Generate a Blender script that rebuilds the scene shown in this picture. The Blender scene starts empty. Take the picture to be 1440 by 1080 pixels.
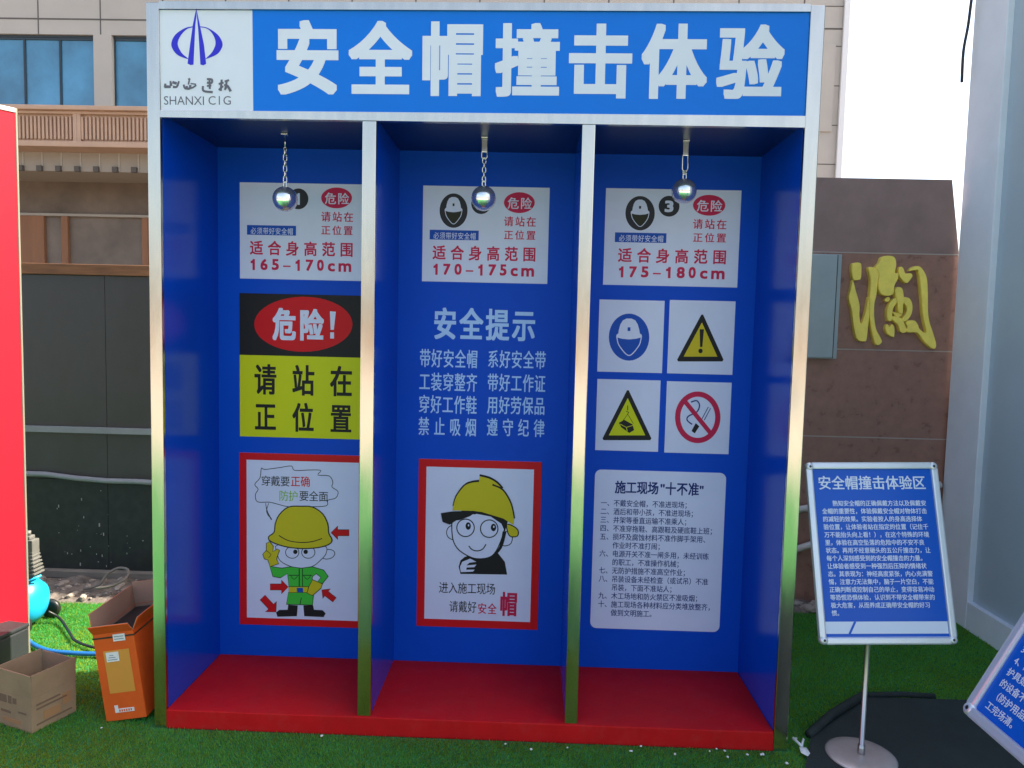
import bpy, bmesh, math, random
import numpy as np
from mathutils import Vector, Matrix, noise
random.seed(4)
rad = math.radians
S = bpy.context.scene
COL = S.collection

# ------------------------------------------------------------------ camera
CAM = Vector((1.2455, -2.4120, 1.4123)); YAW, PITCH, ROLL, FPX = -0.0253, -0.0706, 0.0235, 1015.77
fwd = Vector((math.sin(YAW)*math.cos(PITCH), math.cos(YAW)*math.cos(PITCH), math.sin(PITCH)))
rt = Vector((math.cos(YAW), -math.sin(YAW), 0)); up0 = rt.cross(fwd)
RIGHT = rt*math.cos(ROLL) + up0*math.sin(ROLL); UP = -rt*math.sin(ROLL) + up0*math.cos(ROLL)
cam = bpy.data.cameras.new('camera'); co = bpy.data.objects.new('camera', cam); COL.objects.link(co)
co.matrix_world = Matrix(((RIGHT.x, UP.x, -fwd.x, CAM.x), (RIGHT.y, UP.y, -fwd.y, CAM.y), (RIGHT.z, UP.z, -fwd.z, CAM.z), (0, 0, 0, 1)))
cam.sensor_width = 36; cam.lens = FPX/1440*36; cam.clip_start = 0.05; cam.clip_end = 3000
S.camera = co

# ------------------------------------------------------------------ light
SUN_EL, SUN_AZ = 47, 11            # the sun stands to the right and a little behind the booth
sd = Vector((math.cos(rad(SUN_EL))*math.cos(rad(SUN_AZ)), math.cos(rad(SUN_EL))*math.sin(rad(SUN_AZ)), math.sin(rad(SUN_EL))))
W = bpy.data.worlds.new('World'); S.world = W; W.use_nodes = True
sky = W.node_tree.nodes.new('ShaderNodeTexSky'); sky.sky_type = 'NISHITA'; sky.sun_disc = False
sky.sun_elevation = rad(SUN_EL); sky.sun_rotation = math.atan2(sd.x, sd.y)
sky.air_density = 1.0; sky.dust_density = 4.0; sky.ozone_density = 1.0
bg = W.node_tree.nodes['Background']; bg.inputs[1].default_value = 0.15
hz = W.node_tree.nodes.new('ShaderNodeHueSaturation'); hz.inputs['Saturation'].default_value = .95     # a hazy, whitish sky
W.node_tree.links.new(sky.outputs[0], hz.inputs['Color']); W.node_tree.links.new(hz.outputs[0], bg.inputs[0])
sl = bpy.data.lights.new('sun', 'SUN'); sl.energy = 5.0; sl.angle = rad(0.6); sl.color = (1.0, .93, .80)
so = bpy.data.objects.new('sun', sl); COL.objects.link(so); so.rotation_euler = sd.to_track_quat('Z', 'Y').to_euler()
so.location = (8, 4, 12)
vs = S.view_settings; vs.view_transform = 'Standard'; vs.look = 'None'; vs.gamma = 1; vs.exposure = 1.52; vs.use_curve_mapping = False

# ------------------------------------------------------------------ materials
def lin(r, g, b):
    f = lambda c: (c/255/12.92) if c <= 10 else ((c/255+.055)/1.055)**2.4
    return (f(r), f(g), f(b))
MATS = {}
def mat(name, col, rough=.5, metal=0, var=.0, vscale=8, bump=0, bscale=60, spec=.5, coat=0, rvar=0, stretch=(1, 1, 1), trans=0, island=0, dirt=None):
    if name in MATS: return MATS[name]
    m = bpy.data.materials.new(name); m.use_nodes = True; nt = m.node_tree; N = nt.nodes; L = nt.links
    b = N['Principled BSDF']; b.inputs['Base Color'].default_value = (*col, 1); b.inputs['Roughness'].default_value = rough
    b.inputs['Metallic'].default_value = metal; b.inputs['Specular IOR Level'].default_value = spec
    b.inputs['Coat Weight'].default_value = coat; b.inputs['Coat Roughness'].default_value = .08
    if var or bump or rvar or dirt:
        tc = N.new('ShaderNodeTexCoord'); mp = N.new('ShaderNodeMapping'); mp.inputs['Scale'].default_value = stretch
        L.new(tc.outputs['Object'], mp.inputs[0])
    if var or rvar:
        n = N.new('ShaderNodeTexNoise'); n.inputs['Scale'].default_value = vscale; n.inputs['Detail'].default_value = 6; n.inputs['Roughness'].default_value = .62
        L.new(mp.outputs[0], n.inputs[0])
    if var:
        mr = N.new('ShaderNodeMapRange'); mr.inputs[1].default_value = .3; mr.inputs[2].default_value = .7
        mr.inputs[3].default_value = 1-var; mr.inputs[4].default_value = 1+var; L.new(n.outputs[0], mr.inputs[0])
        mx = N.new('ShaderNodeMix'); mx.data_type = 'RGBA'; mx.blend_type = 'MULTIPLY'; mx.inputs[0].default_value = 1
        mx.inputs[6].default_value = (*col, 1); L.new(mr.outputs[0], mx.inputs[7])
        src = mx.outputs[2]
        if island:
            g = N.new('ShaderNodeNewGeometry'); r2 = N.new('ShaderNodeMapRange'); r2.inputs[3].default_value = 1-island; r2.inputs[4].default_value = 1+island
            L.new(g.outputs['Random Per Island'], r2.inputs[0])
            m2 = N.new('ShaderNodeMix'); m2.data_type = 'RGBA'; m2.blend_type = 'MULTIPLY'; m2.inputs[0].default_value = 1
            L.new(src, m2.inputs[6]); L.new(r2.outputs[0], m2.inputs[7]); src = m2.outputs[2]
        L.new(src, b.inputs['Base Color'])
    if dirt:        # dust and scuffs in patches of their own shape
        dc, amt, dsc = dirt
        d1 = N.new('ShaderNodeTexNoise'); d1.inputs['Scale'].default_value = dsc; d1.inputs['Detail'].default_value = 8; d1.inputs['Roughness'].default_value = .72; L.new(mp.outputs[0], d1.inputs[0])
        d2 = N.new('ShaderNodeMapRange'); d2.inputs[1].default_value = .5; d2.inputs[2].default_value = .8; d2.inputs[3].default_value = 0; d2.inputs[4].default_value = amt; L.new(d1.outputs[0], d2.inputs[0])
        d3 = N.new('ShaderNodeMix'); d3.data_type = 'RGBA'; d3.inputs[7].default_value = (*dc, 1); L.new(d2.outputs[0], d3.inputs[0]); L.new(src, d3.inputs[6]); L.new(d3.outputs[2], b.inputs['Base Color'])
    if rvar:
        m3 = N.new('ShaderNodeMapRange'); m3.inputs[1].default_value = .3; m3.inputs[2].default_value = .7
        m3.inputs[3].default_value = max(.02, rough-rvar); m3.inputs[4].default_value = rough+rvar
        L.new(n.outputs[0], m3.inputs[0]); L.new(m3.outputs[0], b.inputs['Roughness'])
    if bump:
        n2 = N.new('ShaderNodeTexNoise'); n2.inputs['Scale'].default_value = bscale; n2.inputs['Detail'].default_value = 4
        L.new(mp.outputs[0], n2.inputs[0]); bp = N.new('ShaderNodeBump'); bp.inputs['Strength'].default_value = bump; bp.inputs['Distance'].default_value = .01
        L.new(n2.outputs[0], bp.inputs['Height']); L.new(bp.outputs[0], b.inputs['Normal'])
    if trans:
        tr = N.new('ShaderNodeBsdfTranslucent'); tr.inputs[0].default_value = (min(1, col[0]*14.5), min(1, col[1]*2.3), col[2]*.8, 1)
        ms = N.new('ShaderNodeMixShader'); ms.inputs[0].default_value = trans
        L.new(b.outputs[0], ms.inputs[1]); L.new(tr.outputs[0], ms.inputs[2]); L.new(ms.outputs[0], N['Material Output'].inputs[0])
    MATS[name] = m; return m

M_STEEL = mat('polished_steel', (.63, .57, .475), .19, 1, var=.10, vscale=3, rvar=.07, bump=.03, bscale=6, stretch=(6, 6, .8))
M_BLUE = mat('blue_panel', (.001, .054, .46), .2, spec=.28, var=.05, vscale=3, bump=.01, bscale=4)
M_BLUEB = mat('blue_satin_film', (.0015, .070, .52), .45, spec=.12, var=.05, vscale=3)
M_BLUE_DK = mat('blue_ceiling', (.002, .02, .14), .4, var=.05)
M_HDR = mat('header_blue_film', (.003, .15, .62), .4, spec=.2, var=.03, vscale=5)
M_WHITE = mat('white_vinyl', (.60, .64, .72), .45, spec=.2, var=.03, vscale=6)
M_POST = mat('poster_paper', (.66, .68, .84), .45, spec=.2, var=.035, vscale=5)
M_RED = mat('red_platform_sheet', (.52, .008, .010), .55, spec=.16, var=.10, vscale=7, bump=.06, bscale=180, dirt=((.34, .14, .11), .14, 22))
M_FILM = mat('plain_red_film', (.62, .010, .016), .42, spec=.15)
M_PINK = mat('crimson_print', (.56, .018, .075), .45, spec=.15)
M_BLACK = mat('black_print', (.018, .017, .018), .45, spec=.15)
M_NAVY = mat('navy_print', (.012, .03, .17), .45, spec=.15)
M_TIPW = mat('pale_blue_print', (.42, .60, .90), .45, spec=.15)
M_YEL = mat('yellow_print', (.62, .63, .012), .42, spec=.15)
M_HAT = mat('helmet_yellow_print', (.60, .50, .02), .42, spec=.15)
M_GRN = mat('green_print', (.06, .50, .05), .42, spec=.15)
M_LIME = mat('olive_green_print', (.25, .48, .06), .42, spec=.15)
M_SBLUE = mat('sign_blue_print', (.008, .075, .42), .42, spec=.15)
M_LOGO = mat('logo_blue_print', (.035, .035, .52), .42, spec=.15)
M_GREYP = mat('grey_print', (.12, .12, .15), .45, spec=.15)
M_WARN = mat('warning_yellow_print', (.62, .47, .02), .42, spec=.15)
M_CHROME = mat('chrome', (.88, .88, .87), .2, .9, bump=.03, bscale=25)
M_CHAIN = mat('chain_steel', (.6, .6, .6), .25, 1)

# ------------------------------------------------------------------ mesh helpers
class MB:
    def __init__(s): s.v = []; s.f = []; s.m = []; s.sm = []; s.mats = []
    def mi(s, m):
        if m not in s.mats: s.mats.append(m)
        return s.mats.index(m)
    def add(s, v, f, m, smooth=False):
        o = len(s.v); k = s.mi(m); s.v += [tuple(p) for p in v]
        for q in f: s.f.append(tuple(i+o for i in q)); s.m.append(k); s.sm.append(smooth)
        return s
    def box(s, x0, x1, y0, y1, z0, z1, m, bev=0, mtx=None):
        bm = bmesh.new(); bmesh.ops.create_cube(bm, size=1)
        for q in bm.verts: q.co = Vector(((x0+x1)/2+q.co.x*(x1-x0), (y0+y1)/2+q.co.y*(y1-y0), (z0+z1)/2+q.co.z*(z1-z0)))
        if bev: bmesh.ops.bevel(bm, geom=bm.edges[:], offset=bev, segments=2, affect='EDGES', profile=.6)
        return s.bm(bm, m, mtx=mtx)
    def bm(s, bm, m, smooth=False, mtx=None):
        if mtx: bm.transform(mtx)
        bm.verts.index_update(); s.add([q.co.copy() for q in bm.verts], [[q.index for q in f.verts] for f in bm.faces], m, smooth); bm.free(); return s
    def tube(s, pts, r, m, n=10, closed=False, cap=True, rs=None):
        pts = [Vector(p) for p in pts]; k = len(pts); V = []; F = []; prev = None
        for i, p in enumerate(pts):
            a = pts[(i-1) % k] if (i > 0 or closed) else p; b = pts[(i+1) % k] if (i < k-1 or closed) else p
            t = (b-a).normalized()
            if prev is None:
                x = t.orthogonal().normalized()
            else:
                x = (prev - t*prev.dot(t)); x = x.normalized() if x.length > 1e-6 else t.orthogonal().normalized()
            prev = x; y = t.cross(x); rr = rs[i] if rs else r
            for j in range(n):
                an = 2*math.pi*j/n; V.append(p + (x*math.cos(an)+y*math.sin(an))*rr)
        for i in range(k if closed else k-1):
            for j in range(n):
                a = i*n+j; b = i*n+(j+1) % n; c = ((i+1) % k)*n
                F.append((a, b, c+(j+1) % n, c+j))
        if cap and not closed: F.append(tuple(range(n))[::-1]); F.append(tuple((k-1)*n+j for j in range(n)))
        return s.add(V, F, m, True)
    def lathe(s, prof, c, axis, m, n=40, smooth=True):
        axis = Vector(axis).normalized(); x = axis.orthogonal().normalized(); y = axis.cross(x); c = Vector(c); V = []; F = []
        for (r, h) in prof:
            for j in range(n):
                a = 2*math.pi*j/n; V.append(c+axis*h+(x*math.cos(a)+y*math.sin(a))*max(r, 1e-5))
        for i in range(len(prof)-1):
            for j in range(n): F.append((i*n+j, i*n+(j+1) % n, (i+1)*n+(j+1) % n, (i+1)*n+j))
        return s.add(V, F, m, smooth)
    def build(s, name, parent=None, origin=(0, 0, 0)):
        org = ORG[parent.name] if parent else Vector(origin)
        me = bpy.data.meshes.new(name); me.from_pydata([tuple(Vector(p)-org) for p in s.v], [], s.f)
        for m in s.mats: me.materials.append(m)
        me.polygons.foreach_set('material_index', s.m); me.polygons.foreach_set('use_smooth', s.sm)
        me.update(); ob = bpy.data.objects.new(name, me); COL.objects.link(ob)
        if parent: ob.parent = parent
        else: ob.location = org
        ORG[ob.name] = org; return ob
ORG = {}
def tag(o, label=None, cat=None, group=None, kind=None):
    if label: o['label'] = label
    if cat: o['category'] = cat
    if group: o['group'] = group
    if kind: o['kind'] = kind
    return o
def thing(name, loc, label, cat, group=None):
    o = bpy.data.objects.new(name, None); o.empty_display_size = .1; COL.objects.link(o); o.location = loc; ORG[o.name] = Vector(loc)
    return tag(o, label, cat, group)
def structure(mb, name): return tag(mb.build(name), kind='structure')
def smooth_path(P, k=6, closed=False):
    P = [np.array(p, float) for p in P]; n = len(P); out = []
    for i in range(n if closed else n-1):
        if closed: p0, p1, p2, p3 = P[i-1], P[i], P[(i+1) % n], P[(i+2) % n]
        else: p0, p1, p2, p3 = P[max(i-1, 0)], P[i], P[i+1], P[min(i+2, n-1)]
        for j in range(k):
            t = j/k; out.append(.5*((2*p1)+(-p0+p2)*t+(2*p0-5*p1+4*p2-p3)*t*t+(-p0+3*p1-3*p2+p3)*t**3))
    if not closed: out.append(P[-1])
    return [tuple(q) for q in out]

# ------------------------------------------------------------------ flat printed artwork on a plane
def glyphs(s, res=3, cache={}):
    if (s, res) in cache: return cache[(s, res)]
    if s == '1': return np.array([(.0, .56), (.0, .47), (.13, .50), (.13, 0), (.23, 0), (.23, .70), (.15, .70), (.11, .60)]), [tuple(range(8))]
    c = bpy.data.curves.new('lettering', 'FONT'); c.body = s; c.size = 1; c.resolution_u = res
    ob = bpy.data.objects.new('lettering', c); COL.objects.link(ob)
    dg = bpy.context.evaluated_depsgraph_get(); me = bpy.data.meshes.new_from_object(ob.evaluated_get(dg))
    r = (np.array([v.co[:2] for v in me.vertices]).reshape(-1, 2), [tuple(p.vertices) for p in me.polygons])
    bpy.data.objects.remove(ob); bpy.data.curves.remove(c); bpy.data.meshes.remove(me)
    cache[(s, res)] = r; return r
# fixed survey point from which the prints were measured (independent of the scene camera)
def survey():
    eye = Vector((1.2455, -2.4120, 1.4123)); y, p, q = -0.0253, -0.0706, 0.0235
    f = Vector((math.sin(y)*math.cos(p), math.cos(y)*math.cos(p), math.sin(p))); a = Vector((math.cos(y), -math.sin(y), 0)); u = a.cross(f)
    return eye, a*math.cos(q)+u*math.sin(q), -a*math.sin(q)+u*math.cos(q), f
EYE, SR, SU, SF = survey()
class Art:
    """flat print on the plane through P with axes e1 (right) and e2 (up); the figures are traced in picture units
    (ox, oy, s) of that plane seen from the front, then laid on the plane in metres"""
    def __init__(s, P, e1, e2, ox=0, oy=0, sc=1):
        s.P = Vector(P); s.e1 = Vector(e1); s.e2 = Vector(e2); s.n = s.e1.cross(s.e2).normalized(); s.o = (ox, oy, sc); s.parts = {}; s.bump = 0; s.aff = None; s.k = 0
    def ab(s, u, v):
        if s.aff: u, v = s.aff(u, v)
        ox, oy, sc = s.o; u = ox+u/sc; v = oy+v/sc
        d = SR*((u-720)/1015.77) - SU*((v-540)/1015.77) + SF
        t = (s.P-EYE).dot(s.n)/d.dot(s.n); q = EYE+d*t-s.P
        return q.dot(s.e1), q.dot(s.e2)
    def put(s, part, ab, faces, m, layer):
        mb = s.parts.setdefault(part, MB()); off = .0003*layer
        mb.add([s.P+s.e1*a+s.e2*b+s.n*off for a, b in ab], faces, m)
    def poly(s, pts, m, layer=1, part='picture', smooth=0):
        if smooth: pts = smooth_path(pts, smooth, True)
        s.put(part, [s.ab(*p) for p in pts], [tuple(range(len(pts)))], m, layer)
    def ell(s, cx, cy, rx, ry, m, layer=1, part='picture', n=40):
        s.poly([(cx+rx*math.cos(2*math.pi*i/n), cy+ry*math.sin(2*math.pi*i/n)) for i in range(n)], m, layer, part)
    def ring(s, cx, cy, rx, ry, w, m, layer=1, part='picture', n=48):
        s.stroke([(cx+rx*math.cos(2*math.pi*i/n), cy+ry*math.sin(2*math.pi*i/n)) for i in range(n)], w, m, layer, part, closed=True)
    def stroke(s, pts, w, m, layer=1, part='picture', smooth=0, closed=False):
        if smooth: pts = smooth_path(pts, smooth, closed)
        P = [np.array(p, float) for p in pts]; n = len(P); A = []; B = []
        for i in range(n):
            a = P[i-1] if (i or closed) else P[i]; b = P[(i+1) % n] if (i < n-1 or closed) else P[i]
            t = b-a; t = t/(np.linalg.norm(t)+1e-9); nn = np.array((-t[1], t[0]))
            ww = w[0]+(w[1]-w[0])*i/(n-1) if isinstance(w, tuple) else w
            A.append(P[i]+nn*ww/2); B.append(P[i]-nn*ww/2)
        F = [(i, (i+1) % n, n+(i+1) % n, n+i) for i in range(n if closed else n-1)]
        s.put(part, [s.ab(*p) for p in A+B], F, m, layer)
    def rect(s, x0, y0, x1, y1, m, layer=1, part='picture'):
        a0, b0 = s.ab(x0, y0); _, b1 = s.ab(x0, y1); a1, _ = s.ab(x1, y0)
        s.put(part, [(a0, b0), (a1, b0), (a1, b1), (a0, b1)], [(0, 1, 2, 3)], m, layer)
    def _glyph(s, V, F, m, layer, part, bold, em, full=False):
        if '#' not in part and part != 'paragraph': s.k += 1; part += '#%d' % s.k
        dirs = [(0, 0)]
        if bold: dirs += [(i/2, j/2) for i in range(-2, 3) for j in range(-2, 3) if max(abs(i), abs(j)) == 2] if full else [(1, 0), (-1, 0), (0, .6), (0, -.6)]
        for k, (dx, dy) in enumerate(dirs):
            s.put(part, [(a+dx*bold*em, b+dy*bold*em) for a, b in V], F, m, layer+k*.06)
    def text(s, st, x0, yt, x1, yb, m, layer=1, part='lettering', bold=0, full=False, res=3):
        """the whole string fitted to a box: ink from x0 to x1, top yt and bottom yb measured at its left end"""
        G, F = glyphs(st, res); ym = (yt+yb)/2
        b1 = s.ab(x0, yt)[1]; b0 = s.ab(x0, yb)[1]; a0 = s.ab(x0, ym)[0]; a1 = s.ab(x1, ym)[0]
        lo, hi = G.min(0), G.max(0); em = (b1-b0)/(hi[1]-lo[1]); k = bold*em
        V = [(a0+k+(g[0]-lo[0])/(hi[0]-lo[0])*(a1-a0-2*k), b0+k+(g[1]-lo[1])/(hi[1]-lo[1])*(b1-b0-2*k)) for g in G]
        s._glyph(V, F, m, layer, part, bold, em, full)
    def cells(s, st, x0, yt, x1, yb, m, cw, layer=1, part='lettering', bold=0, full=False, res=3):
        """characters of width cw spread evenly from x0 to x1"""
        n = len(st); step = (x1-x0-cw)/max(1, n-1); a0 = s.ab(x0, (yt+yb)/2)[0]; ax = s.ab(x1, (yt+yb)/2)[0]; k = (ax-a0)/(x1-x0)
        b1 = s.ab(x0, yt)[1]; b0 = s.ab(x0, yb)[1]; em = b1-b0; s.k += 1; part += '#%d' % s.k
        for i, ch in enumerate(st):
            G, F = glyphs(ch, res)
            if not len(G): continue
            V = [(a0+(i*step-.04*cw+g[0]*cw*1.08)*k, b0+(g[1]+.085)/.93*em) for g in G]
            s._glyph(V, F, m, layer, part, bold, em, full)
    def line(s, st, x0, yt, pitch, h, m, layer=1, part='paragraph', bold=0):
        a0, b1 = s.ab(x0, yt); b0 = s.ab(x0, yt+h)[1]; k = s.ab(x0+pitch, yt)[0]-a0; em = b1-b0
        G, F = glyphs(st, 2)
        s._glyph([(a0+g[0]*k, b0+(g[1]+.085)/.93*em) for g in G], F, m, layer, part, bold, em)
    def build(s, parent):
        for nm, mb in s.parts.items(): mb.build(nm.split('#')[0], parent)

# ------------------------------------------------------------------ ground
M_TURFB = mat('turf_backing', (.024, .165, .036), .9, var=.3, vscale=14, bump=.3, bscale=300)
M_BLADE = mat('turf_blade', (.036, .285, .060), .6, var=.22, vscale=5, island=.4, trans=.5, spec=.2)
M_EARTH = mat('packed_earth', (.16, .125, .10), .95, var=.3, vscale=4, bump=.4, bscale=30)
M_SOIL = mat('rubble_soil', (.15, .12, .10), .95, var=.45, vscale=18, bump=.6, bscale=70)
M_PAVE = mat('pale_paving', (.38, .35, .31), .8, var=.1, vscale=2)
structure(MB().add([(-400, -400, -.03), (400, -400, -.03), (400, 400, -.03), (-400, 400, -.03)], [(0, 1, 2, 3)], M_EARTH), 'ground')
structure(MB().add([(-40, -60, -.012), (40, -60, -.012), (40, -4.9, -.012), (-40, -4.9, -.012)], [(0, 1, 2, 3)], M_PAVE), 'paving')
structure(MB().add([(-4, -5, 0), (5.2, -5, 0), (5.2, 1.28, 0), (1.2, 1.28, 0), (1.2, 1.09, 0), (-4, 1.09, 0)], [(0, 1, 2, 3, 4, 5)], M_TURFB), 'turf_base')
MAT_POLY = [(2.28, .10), (2.60, .385), (4.2, .40), (4.2, -1.4), (2.10, -1.4), (2.16, -.15)]
def inside(x, y, P):
    c = np.zeros(x.shape, bool); n = len(P)
    for i in range(n):
        (x0, y0), (x1, y1) = P[i], P[(i+1) % n]
        c ^= ((y0 > y) != (y1 > y)) & (x < (x1-x0)*(y-y0)/(y1-y0+1e-12)+x0)
    return c
def turf(n, x0, x1, y0, y1, h):
    rg = np.random.default_rng(3); x = rg.uniform(x0, x1, n); y = rg.uniform(y0, y1, n)
    k = ~((x > -.06) & (x < 2.17) & (y > -.012) & (y < .6)) & ~inside(x, y, MAT_POLY) & (y < np.where(x > 1.2, 1.28, 1.09)) & (x < 3.43)
    x, y = x[k], y[k]; n = len(x); a = rg.uniform(0, 2*np.pi, n); w = rg.uniform(.0016, .0030, n); hh = h*rg.uniform(.6, 1.25, n)
    la = rg.uniform(0, 2*np.pi, n); ll = rg.uniform(.1, .8, n)*hh
    # brushed unevenly: slow patches lean together
    ph = np.sin(x*5.1+1.3*np.sin(y*3.7))+np.cos(y*6.3+x*2.1); la = np.where(rg.uniform(0, 1, n) < .55, ph*1.2+.6, la)
    V = np.empty((n, 3, 3)); dx = np.cos(a)*w; dy = np.sin(a)*w
    V[:, 0] = np.stack([x-dx, y-dy, np.zeros(n)], 1); V[:, 1] = np.stack([x+dx, y+dy, np.zeros(n)], 1)
    V[:, 2] = np.stack([x+np.cos(la)*ll, y+np.sin(la)*ll, hh], 1)
    me = bpy.data.meshes.new('turf_blades'); me.vertices.add(3*n); me.vertices.foreach_set('co', V.reshape(-1))
    me.loops.add(3*n); me.loops.foreach_set('vertex_index', np.arange(3*n)); me.polygons.add(n)
    me.polygons.foreach_set('loop_start', np.arange(n)*3); me.polygons.foreach_set('loop_total', np.full(n, 3)); me.update(calc_edges=True); me.validate()
    me.materials.append(M_BLADE); o = bpy.data.objects.new('turf_blades', me); COL.objects.link(o)
    tag(o, 'short artificial green turf pile laid around the booth', 'turf', kind='stuff')
turf(420000, -1.75, 3.5, -.75, 1.28, .0105)
# strips of bare soil and rubble along the foot of the hoarding and of the stone wall
def soil(x0, x1, y0, y1, seed, amp=.03):
    nx, ny = int((x1-x0)/.02), int((y1-y0)/.02); V = []; F = []
    for j in range(ny+1):
        for i in range(nx+1):
            x = x0+(x1-x0)*i/nx; y = y0+(y1-y0)*j/ny
            e = min(1, (y-y0)/.06)
            V.append((x, y, -.008+e*(.016+amp*abs(noise.noise((x*9+seed, y*9, 0)))+amp*.8*max(0, noise.noise((x*23, y*23, seed))))))
    for j in range(ny):
        for i in range(nx): a = j*(nx+1)+i; F.append((a, a+1, a+nx+2, a+nx+1))
    return MB().add(V, F, M_SOIL)
structure(soil(-3, 1.2, 1.06, 1.44, 2), 'soil_strip'); structure(soil(1.3, 3.42, 1.25, 1.42, 7), 'soil_bed')
M_STONE = mat('rubble_stone', (.30, .25, .21), .9, var=.35, vscale=25, bump=.4, bscale=60)
def pebble(mb, x, y, z, r, m):
    bm = bmesh.new(); bmesh.ops.create_icosphere(bm, subdivisions=2, radius=1); sx, sy, sz = random.uniform(.8, 1.5), random.uniform(.7, 1.1), random.uniform(.45, .8); q = random.uniform(0, 50)
    for v in bm.verts: v.co *= 1+.35*noise.noise(v.co*1.3+Vector((q, 0, 0)))
    bm.transform(Matrix.Translation((x, y, z)) @ Matrix.Rotation(random.uniform(0, 6), 4, 'Z') @ Matrix.Diagonal((sx*r, sy*r, sz*r, 1))); mb.bm(bm, m)
mb = MB()
for i in range(260): pebble(mb, random.uniform(-1.7, .1), random.uniform(1.11, 1.4), .018, random.choice([.005, .007, .009, .012, .02]), M_STONE)
for i in range(40): pebble(mb, random.uniform(2.3, 3.3), random.uniform(1.29, 1.38), .02, random.choice([.01, .016, .03]), M_STONE)
tag(mb.build('rubble'), 'loose grey stones and rubble along the soil strips', 'rubble', kind='stuff')
mb = MB(); M_CRUMB = mat('white_crumbs', (.7, .7, .66), .8)
for (u, z) in [(1.2, -.03), (1.28, -.06), (1.62, -.05), (1.66, -.03), (1.9, -.04), (1.93, -.03), (1.95, -.07), (2.02, -.05), (2.06, -.05), (2.13, .05), (2.19, .1), (2.2, .03), (2.2, .06), (.55, -.03), (-.2, -.04), (2.12, -.1), (1.75, -.07), (1.4, -.05)]:
    for k in range(random.choice([1, 1, 2])): pebble(mb, u+random.uniform(-.02, .02), z+random.uniform(-.012, .012), .012, random.uniform(.003, .0055), M_CRUMB)
tag(mb.build('white_crumbs'), 'white foam crumbs scattered on the turf before the red platform', 'litter', kind='stuff')
M_RUB = mat('black_rubber_mat', (.017, .026, .024), .8, var=.25, vscale=9, bump=.3, bscale=220)
mb = MB(); n = len(MAT_POLY)
mb.add([(x, y, .012) for x, y in MAT_POLY]+[(x, y, .001) for x, y in MAT_POLY], [tuple(range(n))[::-1]]+[(i, (i+1) % n, n+(i+1) % n, n+i) for i in range(n)], M_RUB)
rm = mb.build('rubber_mat', origin=(2.9, -.4, 0)); tag(rm, 'black rubber mat spread on the turf under the sign stands', 'mat')
mb = MB(); mb.tube([(2.265, .085, .016), (2.40, .215, .026), (2.50, .30, .026), (2.60, .39, .018)], .016, M_RUB, n=8)
mb.tube([(2.60, .39, .016), (2.75, .40, .02), (2.88, .405, .014)], .011, M_RUB, n=8); mb.build('rolled_edge', rm)

# ------------------------------------------------------------------ the booth
XR, ZH, ZP, ZC, D = 2.1115, 2.0963, .0691, 2.1086, .4385
D1, D2 = (.673, .7189), (1.394, 1.4368); BK = .472
booth = thing('safety_booth', (1.056, .2, 0), 'blue three-bay safety helmet booth with steel posts, red platform and wide header', 'booth')
shear = lambda x: .0078*(x/1.056-1)
MB().box(.001, XR-.001, -.004, D, .001, ZP, M_RED, .004).build('platform', booth)
MB().box(-.03, XR+.03, D, D+.03, .0, 2.44, M_BLUEB).build('back_panel', booth)
for x0, x1 in ((-.03, 0), (XR, XR+.03)): MB().box(x0, x1, .018, D-.0005, .0, 2.44, M_BLUE).build('side_panel', booth)
for x0, x1 in (D1, D2): MB().box(x0+.002, x1-.002, .021, D-.001, ZP+.0005, ZC-.001, M_BLUE).build('divider_panel', booth)
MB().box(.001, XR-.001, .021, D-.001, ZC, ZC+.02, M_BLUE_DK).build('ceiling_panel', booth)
for x0, x1, z0 in ((-.043, -.0005, 0), (XR+.0005, XR+.047, 0)):
    b = MB(); b.box(x0, x1, 0, .017, z0, 2.472+shear((x0+x1)/2), M_STEEL, .0025); b.box(x0 if x0 < 0 else x1-.012, x0+.012 if x0 < 0 else x1, .0175, D+.0, 0, 2.46, M_STEEL, .002); b.build('corner_post', booth)
for x0, x1 in (D1, D2): MB().box(x0, x1, 0, .02, ZP+.0005, ZH-.0005, M_STEEL, .0025).build('divider_post', booth)
def beam(z0a, z0b, z1a, z1b, y0, y1, m, x0=0, x1=XR):
    e = .0; V = [(x, y, (za if x == x0 else zb)) for (za, zb) in ((z0a, z0b), (z1a, z1b)) for y in (y0, y1) for x in (x0, x1)]
    return MB().add(V, [(0, 1, 5, 4), (2, 6, 7, 3), (0, 4, 6, 2), (1, 3, 7, 5), (4, 5, 7, 6), (0, 2, 3, 1)], m)
beam(ZH, ZH, 2.119, 2.133, -.001, .02, M_STEEL).build('lower_beam', booth)
beam(2.443, 2.459, 2.467, 2.483, -.001, .02, M_STEEL).build('upper_beam', booth)
MB().box(-.043, XR+.047, .3, BK, 2.45, 2.47, M_STEEL).build('roof', booth)
MB().box(-.043, XR+.047, D+.0305, BK, 0, 2.449, M_STEEL).build('rear_cover', booth)
hp = beam(2.1195, 2.1335, 2.4425, 2.4585, .006, .016, M_HDR).build('header_panel', booth)
hp['label'] = 'bright blue header panel with a white logo square and seven white characters'
e1h = Vector((1, 0, .0074)).normalized(); e2h = Vector((-.0074, 0, 1)).normalized()
A = Art((0, .0058, 2.12), e1h, e2h, 230, 10, 7.2)
ld, lu = A.ab(895, 1)[0], 0
A.put('logo_square', [(.0005, .0), (.309, .0), (.309, .3215), (.0005, .3215)], [(0, 1, 2, 3)], M_WHITE, 1)
A.build(hp); A.parts = {}
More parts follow.
